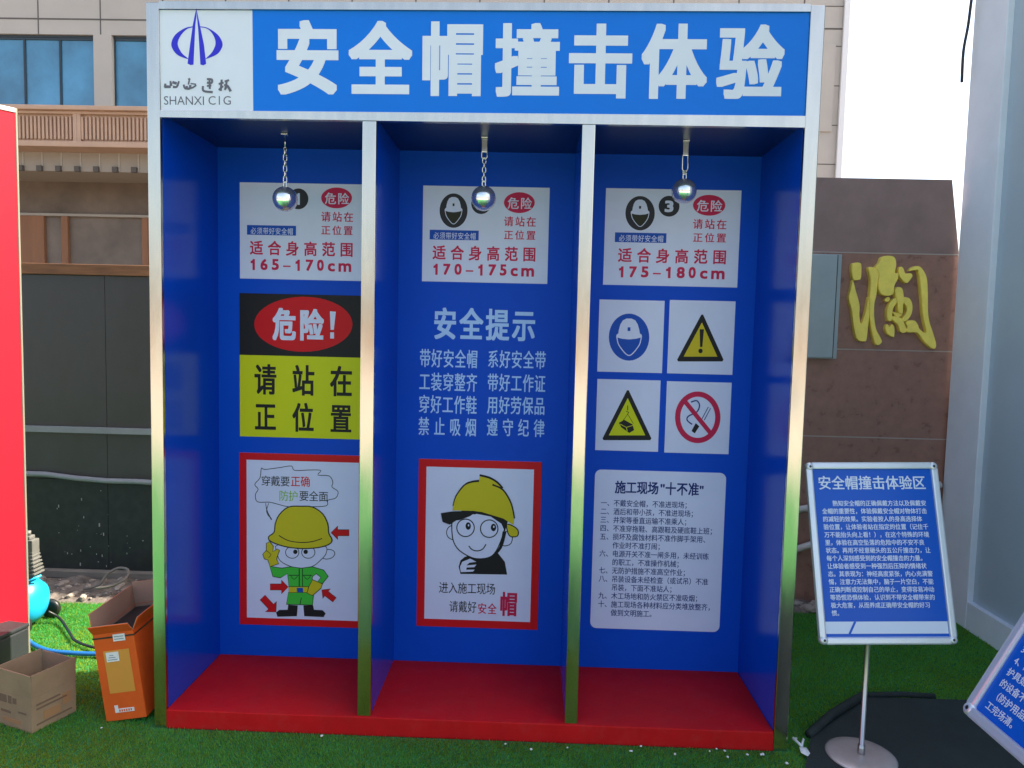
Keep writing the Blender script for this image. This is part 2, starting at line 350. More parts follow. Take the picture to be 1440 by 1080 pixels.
# logo: two tapering legs and two crescents
A.poly([(332, 15), (345, 90), (318, 200), (303, 585), (270, 588), (243, 572), (290, 230), (315, 90)], M_LOGO, 2, 'logo')
A.parts = {}
A.poly([(332, 12), (334, 85), (322, 190), (304, 583), (275, 588), (243, 572), (296, 185)], M_LOGO, 2, 'logo')
A.poly([(333, 12), (366, 170), (410, 380), (432, 575), (405, 590), (374, 583), (352, 230), (338, 85)], M_LOGO, 2.5, 'logo')
A.poly([(296, 196), (215, 215), (120, 280), (80, 365), (95, 430), (150, 490), (240, 525), (246, 518), (190, 470), (150, 400), (148, 345), (185, 275), (240, 222), (293, 206)], M_LOGO, 3, 'logo', smooth=4)
A.poly([(372, 196), (450, 212), (550, 280), (598, 365), (585, 425), (540, 480), (435, 525), (432, 518), (490, 460), (525, 385), (520, 320), (480, 250), (430, 215), (374, 205)], M_LOGO, 3, 'logo', smooth=4)
INK = M_GREYP
for st, w in [([(10, 806), (75, 808)], (22, 17)), ([(70, 748), (78, 800)], (12, 20)), ([(95, 808), (135, 806), (157, 750)], (18, 12)), ([(20, 775), (14, 815)], 16), ([(135, 775), (90, 760)], 20),
    ([(250, 735), (272, 728)], 16), ([(262, 742), (252, 785)], 12), ([(205, 785), (222, 826), (290, 818), (332, 790)], (13, 12)), ([(330, 782), (275, 775)], 10), ([(235, 800), (240, 825), (268, 822), (272, 790)], 18),
    ([(440, 730), (490, 735), (485, 770), (440, 765)], 16), ([(465, 725), (470, 830)], 15), ([(440, 800), (485, 795)], 14), ([(400, 800), (408, 850), (500, 862)], (14, 16)),
    ([(590, 735), (580, 850)], 15), ([(560, 780), (610, 765)], 14), ([(560, 840), (605, 800)], 14), ([(620, 755), (665, 740)], 15), ([(645, 740), (625, 830)], 14), ([(615, 790), (650, 800), (682, 855)], (14, 18)), ([(620, 840), (655, 790)], 13)]:
    A.bump += 1; w = tuple(1.5*q for q in w) if isinstance(w, tuple) else 1.4*w; A.stroke(st, w, INK, 2+A.bump*.15, 'brush_lettering', smooth=4)
for st, a, c in (('SHANXI', 5, 410), ('C', 455, 528), ('I', 560, 571), ('G', 606, 682)): A.text(st, a, 901, c, 989, M_GREYP, 2, part='logo_lettering#g')
A.o = (200, 0, 3)
x = 389; boxes = [(389, 28, 476, 133), (490, 29, 580, 132), (594, 30, 679, 135), (696, 32, 787, 136), (800, 33, 889, 138), (902, 33, 995, 139), (1008, 34, 1103, 139)]
A.o = (0, 0, 1)
for ch, (a, b, c, d) in zip('安全帽撞击体验', boxes): A.text(ch, a, b, c, d, M_WHITE, 1, part='lettering#h', bold=.027, full=True, res=6)
A.build(hp)

# ------------------------------------------------------------------ prints on the back wall
YB = D - .0002
EX, EZ = (1, 0, 0), (0, 0, 1)
tips = Art((0, YB-.0003, 0), EX, EZ, 560, 410, 4.909)
back = [c for c in booth.children if c.name == 'back_panel'][0]
tips.cells('安全提示', 248, 113, 944, 325, M_TIPW, 152, bold=.022, full=True)
for y, l, r in ((395, '带好安全帽', '系好安全带'), (557, '工装穿整齐', '带好工作证'), (712, '穿好工作鞋', '用好劳保品'), (865, '禁止吸烟', '遵守纪律')):
    dx = (y-395)/470*9
    tips.cells(l, 150-dx, y, 547-dx, y+125, M_TIPW, 72, bold=.012); tips.cells(r, 620-dx*.7, y+8, 1018-dx, y+130, M_TIPW, 72, bold=.012)
tips.build(back)

def poster(label, x0, x1, z0, z1, base, zoom, group=None, border=None, radius=0, cat='poster', name='safety_poster'):
    b = MB()
    if radius:
        P = []
        for cx, cz, a0 in ((x1-radius, z1-radius, 0), (x0+radius, z1-radius, 90), (x0+radius, z0+radius, 180), (x1-radius, z0+radius, 270)):
            P += [(cx+radius*math.cos(rad(a0+k*15)), cz+radius*math.sin(rad(a0+k*15))) for k in range(7)]
        n = len(P); b.add([(x, YB-.002, z) for x, z in P]+[(x, YB, z) for x, z in P], [tuple(range(n))]+[(i, n+i, n+(i+1) % n, (i+1) % n) for i in range(n)], base)
    else: b.box(x0, x1, YB-.002, YB, z0, z1, base)
    o = b.build(name, origin=((x0+x1)/2, YB, z0)); tag(o, label, cat, group)
    A = Art((0, YB-.002, 0), EX, EZ, *zoom); A.root = o
    if border:
        bw, m = border
        A.put('border', [(x0, z0), (x1, z0), (x1, z1), (x0, z1), (x0+bw, z0+bw), (x1-bw, z0+bw), (x1-bw, z1-bw), (x0+bw, z1-bw)], [(0, 1, 5, 4), (1, 2, 6, 5), (2, 3, 7, 6), (3, 0, 4, 7)], m, 1)
    return A
def helmet_icon(A, cx, cy, rx, ry, disc, face, k=1.0):
    """white helmet and chin strap in a dark oval"""
    A.ell(cx, cy, rx, ry, disc, 1)
    X = lambda a, b: (cx+a*rx, cy+b*ry)
    A.poly([X(*p) for p in [(-.64, 0), (-.62, -.1), (-.53, -.16), (-.5, -.32), (-.43, -.54), (-.31, -.71), (-.12, -.79), (.12, -.79), (.31, -.71), (.43, -.54), (.5, -.32), (.53, -.16), (.62, -.1), (.64, 0), (.35, .07), (0, .1), (-.35, .07)]], M_POST, 2)
    if face: A.poly([X(*p) for p in [(-.53, .06), (-.3, .12), (0, .15), (.3, .12), (.53, .06), (.45, .36), (.2, .62), (0, .74), (-.2, .62), (-.45, .36)]], face, 2)
    A.stroke([X(*p) for p in [(-.6, .0), (-.58, .12), (-.5, .34), (-.22, .66), (0, .78), (.22, .66), (.5, .34), (.58, .12), (.6, .0)]], .05*rx, M_POST, 3, smooth=3)
    A.rect(cx-.07*rx, cy-.42*ry, cx+.07*rx, cy-.26*ry, disc, 3)
M_FACE = mat('dark_olive_print', (.035, .035, .018), .45, spec=.15); M_DISC = mat('dark_grey_print', (.035, .034, .04), .45, spec=.15)
def height_poster(label, x0, x1, z0, z1, rng, num, aff, icon=True, circ=None):
    A = poster(label, x0, x1, z0, z1, M_POST, (560, 230, 6), 'height range posters behind the hanging balls'); A.aff = aff
    if icon: helmet_icon(A, 467, 397, 118, 145, M_DISC, M_FACE)
    A.ell(700, 338, 84, 88, M_DISC, 1, 'number_disc')
    A.text(num, 680 if num == '1' else 665, 290, 712 if num == '1' else 735, 388, M_POST, 2, bold=.035, full=True)
    A.rect(266, 558, 680, 640, M_SBLUE, 1, 'caption_strip'); A.cells('必须带好安全帽', 298, 578, 655, 635, M_POST, 46, 2, bold=.006)
    A.ell(1022, 330, 130, 88, M_PINK, 1, 'oval'); A.cells('危险', 925, 285, 1125, 382, M_POST, 92, 2, bold=.015)
    A.cells('请站在', 893, 445, 1162, 528, M_PINK, 78, bold=.02); A.cells('正位置', 893, 562, 1158, 640, M_PINK, 76, bold=.02)
    A.cells('适合身高范围', 293, 690, 1160, 808, M_PINK, 106, bold=.022, full=True)
    lo, hi = rng.split('-'); 
    for ch, u0, u1 in zip(lo, (297, 380, 475), (333, 440, 535)): A.text(ch, u0, 845, u1, 938, M_PINK, part='lettering#n', bold=.03, full=True)
    A.rect(570, 900, 634, 912, M_PINK, 1, 'lettering#n')
    for ch, u0, u1 in zip(hi, (675, 762, 857), (712, 826, 914)): A.text(ch, u0, 850, u1, 945, M_PINK, part='lettering#n', bold=.03, full=True)
    A.text('c', 948, 880, 1008, 950, M_PINK, part='lettering#n', bold=.026, full=True); A.text('m', 1038, 880, 1146, 953, M_PINK, part='lettering#n', bold=.026, full=True)
    A.build(A.root)
height_poster('white poster in the left bay reading 165-170cm', .088, .592, 1.602, 1.976, '165-170', '1', lambda u, v: (u-42-1500, v-40), icon=False)
height_poster('white poster in the middle bay reading 170-175cm', .810, 1.302, 1.6065, 1.9765, '170-175', '2', lambda u, v: (u, v))
height_poster('white poster in the right bay reading 175-180cm', 1.5195, 2.0395, 1.6085, 1.9795, '175-180', '3', lambda u, v: (300+(u-295)*1.05+1560, v+22))

# danger board
A = poster('black and yellow danger notice with red oval in the left bay', .086, .592, .973, 1.5445, M_YEL, (310, 390, 4.5))
A.put('picture', [(.086, 1.3), (.592, 1.3), (.592, 1.5445), (.086, 1.5445)], [(0, 1, 2, 3)], M_BLACK, 1)
A.ell(525, 297, 311, 174, M_FILM, 2)
A.text('危', 330, 192, 478, 398, M_POST, 3, part='lettering#n', bold=.028, full=True); A.text('险', 505, 198, 655, 400, M_POST, 3, part='lettering#n', bold=.028, full=True)
A.poly([(693, 215), (730, 218), (718, 332), (697, 332)], M_POST, 3, 'lettering#n'); A.rect(695, 348, 719, 387, M_POST, 3, 'lettering#n')
A.cells('请站在', 218, 550, 832, 738, M_BLACK, 134, bold=.02, full=True); A.cells('正位置', 220, 790, 828, 968, M_BLACK, 130, bold=.02, full=True)
A.build(A.root)

# worker with helmet, poster with red border, left bay
A = poster('red bordered poster of a helmeted worker in green with red arrows', .0835, .597, .1985, .9075, M_POST, (310, 620, 3.857), border=(.029, M_FILM))
K = M_BLACK
bub = [(222, 148), (240, 155), (320, 145), (385, 136), (402, 160), (480, 158), (545, 160), (528, 185), (590, 190), (610, 225), (605, 250), (638, 275), (625, 310), (582, 322), (575, 352), (480, 357), (370, 357), (300, 340), (262, 332), (200, 330), (190, 290), (205, 262), (186, 235), (215, 200)]
A.stroke(bub, 4, K, 1, 'speech_bubble', smooth=3, closed=True)
A.stroke([(245, 338), (255, 385), (278, 428)], (3, 7), K, 1.5, 'speech_bubble', smooth=4); A.stroke([(262, 338), (250, 380), (262, 410)], 3, K, 1.8, 'speech_bubble', smooth=4)
A.cells('穿戴要', 222, 188, 376, 243, K, 50, bold=.006); A.cells('正确', 382, 190, 486, 247, M_FILM, 50, bold=.01)
A.cells('防护', 318, 268, 420, 325, M_LIME, 50, bold=.006); A.cells('要全面', 428, 270, 584, 325, K, 50, bold=.006)
def cut(pts, m, layer, w=5, smooth=0, part='picture'):
    if smooth: pts = smooth_path(pts, smooth, True)
    A.poly(pts, m, layer, part); A.stroke(pts, w, K, layer+.5, part, closed=True)
# ears, head, eyes
cut([(545, 600), (580, 588), (612, 595), (620, 615), (600, 636), (560, 638)], M_POST, 2, 4, 3)
A.poly([(296, 570), (330, 570), (326, 590), (300, 588)], K, 2); A.poly([(545, 572), (575, 575), (560, 596)], K, 2.6)
cut([(318, 560), (310, 610), (325, 650), (380, 680), (440, 690), (500, 680), (545, 645), (575, 605), (550, 565)], M_POST, 3, 4, 3)
for cx, px in ((390, 407), (477, 463)):
    A.ell(cx, 604, 36, 32, M_POST, 4); A.ring(cx, 604, 36, 32, 4, K, 5); A.ell(px, 601, 12, 12, K, 6)
# helmet
cut([(292, 495), (262, 520), (275, 545), (350, 572), (440, 583), (530, 578), (590, 560), (606, 535), (588, 500), (583, 450), (555, 395), (500, 358), (440, 354), (370, 358), (320, 400), (298, 450)], M_HAT, 7, 6, 3)
A.stroke([(318, 512), (370, 540), (440, 550), (500, 545), (553, 528)], 5, K, 8.5, smooth=4)
# body
cut([(335, 690), (268, 680), (285, 735), (325, 742), (365, 720), (372, 790), (494, 790), (500, 735), (520, 720), (545, 740), (525, 768), (555, 772), (585, 735), (560, 700), (498, 682), (440, 690), (380, 682)], M_GRN, 4, 4)
cut([(370, 820), (470, 820), (505, 838), (500, 890), (440, 888), (358, 886)], M_GRN, 4.2, 4)
cut([(370, 790), (372, 822), (500, 822), (496, 790)], M_HAT, 5, 3); A.poly([(415, 796), (448, 796), (450, 820), (417, 820)], M_SBLUE, 6)
A.stroke([(428, 692), (428, 790)], 5, K, 6); A.stroke([(446, 692), (446, 790)], 4, K, 6)
A.stroke([(372, 728), (428, 728)], 4, K, 6); A.stroke([(448, 728), (496, 728)], 4, K, 6)
A.stroke([(382, 730), (400, 750), (420, 732)], 3, K, 6.5, smooth=3); A.stroke([(452, 732), (472, 750), (490, 730)], 3, K, 6.5, smooth=3)
A.stroke([(440, 850), (432, 886)], 4, K, 6)
# gloves
cut([(250, 555), (268, 545), (288, 570), (285, 600), (308, 585), (322, 592), (305, 640), (318, 665), (270, 682), (258, 645), (240, 640), (230, 615), (250, 592)], M_HAT, 6, 4)
A.stroke([(250, 595), (275, 615), (262, 632)], 3, K, 7.2, smooth=3)
cut([(500, 752), (555, 775), (545, 800), (500, 838), (470, 825), (480, 790)], M_HAT, 6, 4)
# boots
A.poly([(368, 888), (420, 892), (415, 950), (310, 953), (302, 930), (320, 916), (365, 915)], K, 5); A.poly([(450, 892), (502, 890), (508, 915), (555, 918), (571, 935), (560, 955), (455, 950)], K, 5)
for c0, ang, L in (((600, 498), 180, 98), ((368, 792), 0, 98), ((302, 928), 47, 108), ((550, 808), 218, 88)):
    ca, sa = math.cos(rad(ang)), math.sin(rad(ang)); sh = [(0, 0), (-.38*L, -.38*L), (-.38*L, -.17*L), (-L, -.17*L), (-L, .17*L), (-.38*L, .17*L), (-.38*L, .38*L)]
    cut([(c0[0]+x*ca-y*sa, c0[1]+x*sa+y*ca) for x, y in sh], M_FILM, 2, 3, part='arrow#%d' % ang)
A.build(A.root)

# boy with a helmet, poster with red border, middle bay
A = poster('red bordered poster of a smiling boy in a yellow helmet', .8085, 1.300, .2165, .9025, M_POST, (560, 630, 4), border=(.031, M_FILM))
cut([(305, 440), (280, 450), (272, 480), (285, 505), (310, 510)], M_POST, 1, 5, 3); cut([(600, 470), (640, 490), (635, 535), (605, 550), (585, 540)], M_POST, 1, 5, 3)
A.poly([(375, 612), (420, 598), (560, 590), (600, 640), (613, 712), (350, 708), (340, 668), (350, 632)], K, 2)
A.poly([(348, 668), (360, 640), (405, 622), (440, 640), (400, 645), (384, 660), (440, 655), (428, 670), (385, 672), (382, 684), (430, 684), (420, 695), (352, 698)], M_POST, 3)
A.poly([(608, 555), (590, 575), (545, 600), (575, 560)], M_POST, 2)
cut([(305, 400), (305, 500), (330, 560), (380, 600), (440, 622), (510, 615), (550, 580), (585, 500), (600, 420), (560, 370), (440, 350), (340, 370)], M_POST, 4, 6, 3)
A.poly([(300, 410), (345, 405), (440, 370), (520, 385), (580, 425), (600, 470), (620, 400), (560, 350), (400, 340), (300, 370)], K, 5.2)
A.poly([(345, 412), (395, 390), (420, 372), (450, 375), (480, 378), (520, 400), (440, 425)], M_POST, 5.6)
A.stroke([(598, 470), (575, 560), (520, 620)], (22, 10), K, 6, smooth=4)
for cx, cy, px, py in ((379, 448, 394, 438), (512, 453, 536, 446)):
    A.ell(cx, cy, 49, 49, M_POST, 7); A.ring(cx, cy, 49, 49, 6, K, 8); A.ell(px, py, 15, 21, K, 9); A.ell(px+2, py-4, 4, 6, M_POST, 10)
A.stroke([(397, 550), (415, 570), (445, 578), (475, 568), (494, 540)], 6, K, 7, smooth=4)
A.poly([(305, 350), (318, 290), (350, 225), (400, 190), (455, 185), (458, 160), (510, 165), (560, 200), (600, 245), (635, 310), (652, 390), (648, 432), (590, 395), (480, 362), (400, 352)], M_HAT, 10)
cut([(610, 430), (650, 440), (675, 465), (668, 495), (625, 492)], M_HAT, 10.2, 6, 3)
A.poly([(240, 365), (300, 356), (420, 352), (480, 360), (400, 372), (345, 395), (290, 430), (250, 415)], K, 11)
A.stroke([(308, 325), (325, 270), (370, 210), (410, 190), (455, 184)], (5, 12), K, 11.5, smooth=4)
A.stroke([(458, 152), (510, 165), (555, 190), (588, 225)], (12, 10), K, 11.6, smooth=4); A.stroke([(530, 205), (590, 235), (635, 310), (654, 395)], (10, 7), K, 12, smooth=4)
A.cells('进入施工现场', 230, 752, 546, 815, K, 50, bold=.006); A.cells('请戴好', 288, 858, 440, 922, K, 48, bold=.006)
A.cells('安全', 448, 872, 552, 932, M_PINK, 48, bold=.02); A.text('帽', 574, 808, 668, 944, M_PINK, bold=.022, full=True)
A.build(A.root)

# four square safety signs, right bay
GR = 'small square safety signs in the right bay'; ZG = (820, 400, 4.32)
A = poster('square white sign with a helmeted head in a blue disc', 1.508, 1.7615, 1.2685, 1.551, M_POST, ZG, GR, cat='sign', name='safety_sign')
helmet_icon(A, 279, 320, 123, 143, M_SBLUE, None); A.build(A.root)
def tri(A, apex, l, r, m_out, m_in, k):
    a, b, c = (np.array(p, float) for p in (apex, l, r)); ce = (a+b+c)/3; e = 12
    out = []
    for p, q, s in ((a, c, b), (b, a, c), (c, b, a)):
        for o in (q, s): out.append(p+(o-p)/np.linalg.norm(o-p)*e)
    A.poly([tuple(p) for p in out], m_out, 1)
    A.poly([tuple(ce+(p-ce)*k) for p in (a, b, c)], m_in, 2)
A = poster('square white sign with a yellow triangle holding an exclamation mark', 1.7815, 2.036, 1.2685, 1.555, M_POST, ZG, GR, cat='sign', name='safety_sign')
tri(A, (724, 172), (565, 468), (858, 468), M_BLACK, M_WARN, .70); A.poly([(708, 272), (734, 272), (724, 380), (710, 380)], M_BLACK, 3); A.ell(713, 404, 13, 14, M_BLACK, 3); A.build(A.root)
A = poster('square white sign with a yellow triangle of a hoisted crate', 1.5095, 1.7575, .9565, 1.2395, M_POST, ZG, GR, cat='sign', name='safety_sign')
tri(A, (272, 632), (112, 946), (420, 946), M_BLACK, M_YEL, .72)
A.stroke([(271, 735), (271, 765)], 5, K, 3); A.stroke([(262, 770), (278, 778), (268, 790)], 5, K, 3.3); A.stroke([(270, 790), (240, 830)], 3, K, 3); A.stroke([(272, 790), (305, 845)], 3, K, 3.4)
A.poly([(217, 840), (250, 822), (300, 850), (310, 885), (280, 902), (232, 868)], K, 4); A.stroke([(225, 848), (262, 868), (305, 855)], 4, M_YEL, 5); A.stroke([(262, 868), (268, 892)], 4, M_YEL, 5.3); A.build(A.root)
A = poster('square white no smoking sign with a red ring and bar', 1.7825, 2.035, .9545, 1.2375, M_POST, ZG, GR, cat='sign', name='safety_sign')
A.stroke([(655, 715), (690, 706), (707, 735), (690, 775), (640, 800), (632, 825), (662, 850)], 8, M_NAVY, 2, smooth=4)
A.stroke([(720, 820), (760, 745), (774, 752), (735, 825)], 5, M_NAVY, 2.3); A.poly([(684, 842), (706, 862), (678, 905), (658, 890)], M_BLACK, 2)
A.ring(696, 807, 122, 141, 32, M_PINK, 3); A.stroke([(610, 700), (775, 905)], 27, M_PINK, 4); A.build(A.root)

# ten prohibitions
A = poster('white rounded notice of ten site rules in small blue writing', 1.512, 2.030, .232, .879, M_POST, (820, 640, 4.154), radius=.025)
A.cells('施工现场', 188, 150, 440, 222, M_NAVY, 60, bold=.022, full=True); A.text('"', 452, 168, 477, 190, M_NAVY, bold=.02); A.cells('十不准', 482, 158, 676, 232, M_NAVY, 60, bold=.022, full=True); A.text('"', 681, 178, 704, 200, M_NAVY, bold=.02)
RULES = ['一、不戴安全帽，不准进现场；', '二、酒后和带小孩，不准进现场；', '三、井架等垂直运输不准乘人；', '四、不准穿拖鞋、高跟鞋及硬底鞋上班；', '五、损坏及腐蚀材料不准作脚手架用、', '　　作业时不准打闹；', '六、电源开关不准一闸多用，未经训练', '　　的职工，不准操作机械；', '七、无防护措施不准高空作业；', '八、吊装设备未经检查（或试吊）不准', '　　吊装，下面不准站人；', '九、木工场地和防火禁区不准吸烟；', '十、施工现场各种材料应分类堆放整齐，', '　　做到文明施工。']
for i, st in enumerate(RULES): A.line(st, 103-i*1.3, 258+i*49.2, 37.6, 39, M_NAVY, bold=.014)
A.build(A.root)

# ------------------------------------------------------------------ hanging balls
def link(mb, c, L, r, vert, m, w=None):
    w = w or L*.3; P = []
    for k in range(16):
        a = 2*math.pi*k/16; x = math.cos(a)*w; z = math.sin(a)*w+(L/2-w)*(1 if math.sin(a) > 0 else -1)
        P.append((c[0]+(x if vert else 0), c[1]+(0 if vert else x), c[2]+z))
    mb.tube(P, r, m, n=6, closed=True)
def ball(x, z, label, hook, nl):
    y = .22; t = thing('hanging_ball', (x, y, z), label, 'ball', 'chrome balls hanging on chains')
    b = MB(); bm = bmesh.new(); bmesh.ops.create_uvsphere(bm, u_segments=44, v_segments=26, radius=.0445)
    bm.transform(Matrix.Translation((x, y, z)) @ Matrix.Rotation(rad(17), 4, 'X') @ Matrix.Rotation(random.uniform(0, 1), 4, 'Z')); b.bm(bm, M_CHROME); b.build('ball', t)
    b = MB(); link(b, (x, y, z+.052), .02, .0028, True, M_CHAIN); b.build('eyelet', t)
    top = ZC; zl = z+.06; zh = top-hook; b = MB(); L = (zh-zl)/nl
    for k in range(nl): link(b, (x, y, zl+L*(k+.5)), L*1.25, .0026, k % 2 == 0, M_CHAIN, w=.0062)
    b.build('chain', t)
    b = MB(); b.box(x-.012, x+.012, y-.012, y+.012, top-.006, top-.0005, M_CHAIN, .001)
    if hook > .06: b.box(x-.010, x+.010, y-.004, y+.004, top-.055, top-.006, M_CHAIN, .002); link(b, (x, y, (top-.05+zh)/2), top-.045-zh, .003, True, M_CHAIN, w=.010)
    else: b.tube([(x, y, top-.006), (x, y, zh+.004)], .0028, M_CHAIN, n=8); link(b, (x, y, zh), .014, .0026, True, M_CHAIN)
    b.build('hook', t)
ball(.342, 1.876, 'chrome ball on a thin chain in the left bay', .055, 6)
ball(1.061, 1.892, 'chrome ball on a chain in the middle bay beside the 170-175cm helmet symbol', .075, 5)
ball(1.776, 1.930, 'chrome ball on a short chain with a strap hook in the right bay', .105, 4)

# ------------------------------------------------------------------ sign stands
M_ALU = mat('silver_snap_frame', (.62, .66, .70), .32, .55, var=.05, vscale=9)
M_SHEET = mat('blue_board_print', (.003, .088, .50), .2, spec=.25, var=.04, vscale=4)
M_BOARDW = mat('board_white_print', (.62, .68, .82), .25); M_POLE = mat('brushed_pole_steel', (.45, .44, .42), .28, 1); M_BRASE = mat('brushed_base_plate', (.62, .54, .52), .35, .6, var=.08, vscale=20)
M_PLAST = mat('black_plastic', (.016, .017, .018), .4, var=.15, vscale=10)
def frame_axes(y, t, r):
    ex = Vector((math.cos(y), math.sin(y), 0)); nn = Vector((-math.sin(y), math.cos(y), 0)); u = Vector((0, 0, 1))*math.cos(t)+nn*math.sin(t)
    return ex*math.cos(r)+u*math.sin(r), -ex*math.sin(r)+u*math.cos(r)
def info_stand(label, base, b0, yaw, tilt, roll, fw=.462, fh=.609):
    t = thing('sign_stand', (base[0], base[1], 0), label, 'sign stand', 'blue information boards on single posts')
    e1, e2 = frame_axes(yaw, tilt, roll); n = e1.cross(e2).normalized(); b0 = Vector(b0)
    P = lambda a, b, c=0: b0+e1*a+e2*b+n*c
    MX = Matrix(((e1.x, e2.x, n.x, b0.x), (e1.y, e2.y, n.y, b0.y), (e1.z, e2.z, n.z, b0.z), (0, 0, 0, 1)))
    s = MB().box(-fw/2+.008, fw/2-.008, .008, fh-.008, -.012, -.002, M_SHEET, mtx=MX).build('board', t)
    b = MB(); w = .0115
    for x0, x1, y0, y1 in ((-fw/2, -fw/2+2*w, .02, fh-.02), (fw/2-2*w, fw/2, .02, fh-.02), (-fw/2+.02, fw/2-.02, 0, 2*w), (-fw/2+.02, fw/2-.02, fh-2*w, fh)):
        b.box(x0, x1, y0, y1, -.014, .006 if y1-y0 > .1 else .0065, M_ALU, .0055, mtx=MX)
    b.build('frame', t)
    for sx in (-1, 1):
        for y in (.0145, fh-.0145):
            q = MB(); q.lathe([(.0045, .0081), (.0095, .0078), (.0135, .004), (.0145, -.003), (.0145, -.0145), (0, -.0145)], P(sx*(fw/2-.0145), y, 0), n, M_ALU, n=24); q.lathe([(0, .0066), (.0046, .0066)], P(sx*(fw/2-.0145), y, 0), n, M_PLAST, n=12); q.build('corner_cap', t)
    top = b0+e2*.07-n*.03; c = MB()
    c.tube([(base[0], base[1], .015), (base[0], base[1], .05), (base[0], base[1], .052), (base[0], base[1], top.z-.05), (base[0], base[1]+.0, top.z)], .0085, M_POLE, n=16, rs=[.012, .012, .0085, .0085, .0085]); c.build('pole', t)
    q = P(base[0]-b0.x if abs(yaw) < .5 else 0, .10, -.016)
    c = MB(); c.tube([(base[0], base[1], top.z-.01), (q.x, q.y, q.z)], .010, M_POLE, n=10); c.build('bracket', t)
    z = .012
    c = MB(); c.lathe([(0, z+.0095), (.07, z+.009), (.105, z+.006), (.112, z+.003), (.112, z), (0, z)], (base[0], base[1], 0), (0, 0, 1), M_BRASE, n=56); c.build('base_plate', t)
    return t, s, P, e1, e2, n
t, s, P, e1, e2, n = info_stand('upright blue information board on a post beside the booth', (2.396, -.03), (2.4417, -.0777, .4222), .024, .267, .026, .4528, .5968)
A = Art(P(0, 0, -.0018), e1, e2, 1110, 620, 3.375)
A.text('安全帽撞击体验区', 138, 165, 645, 232, M_BOARDW, 2, bold=.018)
BODY = ['　　熟知安全帽的正确佩戴方法以及佩戴安', '全帽的重要性，体验佩戴安全帽对物体打击', '的减轻的效果。实验者按人的身高选择体', '验位置，让体验者站在指定的位置（记住千', '万不能抬头向上看！），在这个特殊的环境', '里，体验在高空坠落的危险中的不安不良', '状态。再用不经意砸头的五公斤撞击力，让', '每个人深刻感受到的安全帽撞击的力量。', '让体验者感受到一种强烈后压抑的情绪状', '态。其表现为：神经高度紧张，内心充满警', '惕，注意力无法集中，脑子一片空白，不能', '正确判断或控制自己的举止，变得容易冲动', '等恐慌恐惧体验，认识到不带安全帽带来的', '极大危害，从而养成正确带安全帽的好习', '惯。']
for i, st in enumerate(BODY): A.line(st, 150+i*3.5, 283+i*37.2, 26.2, 27, M_BOARDW, 2, bold=.02)
A.rect(168, 858, 750, 916, M_BOARDW, 1, 'white_band'); A.poly([(306, 858), (318, 858), (292, 916), (280, 916)], M_SHEET, 2, 'white_band')
A.rect(170, 931, 763, 940, M_BOARDW, 1, 'white_band')
A.build(s)
# second stand, nearer, seen edge-on at the right: its board faces left
t, s, P, e1, e2, n = info_stand('tilted blue information board at the right edge facing the booth', (2.30, -1.168), (2.16, -1.168, .65), -1.57, .49, 0)
A = Art(P(0, 0, -.0018), e1, e2)
def lab(st, a, b, pitch, h, m, bold=.02):
    G, F = glyphs(st, 2); A._glyph([(a+g[0]*pitch, b+(g[1]+.085)/.93*h) for g in G], F, m, 2, 'paragraph', bold, h)
S2 = ['　　安全体验说明：进入体验区前请带好安全帽，', '护好头部，听从工作人员的指挥，体验者的身体', '伴有不适时请立即停止体验。', '1、体验前请检查安全帽是否完好。', '2、佩戴好防护用品，站在指定的位置。', '3、体验时不准打闹，注意力集中。', '4、高血压、心脏病者不准参加体验。', '护具如有损坏，立即更换，', '的设备不准使用。体验结束后请将', '（防护用品）放回原处，保持现场整洁，', '工完场清。']
for i, st in enumerate(S2): lab(st, -.19, .036+(len(S2)-1-i)*.0265, .0185, .0175, M_BOARDW)
A.build(s)

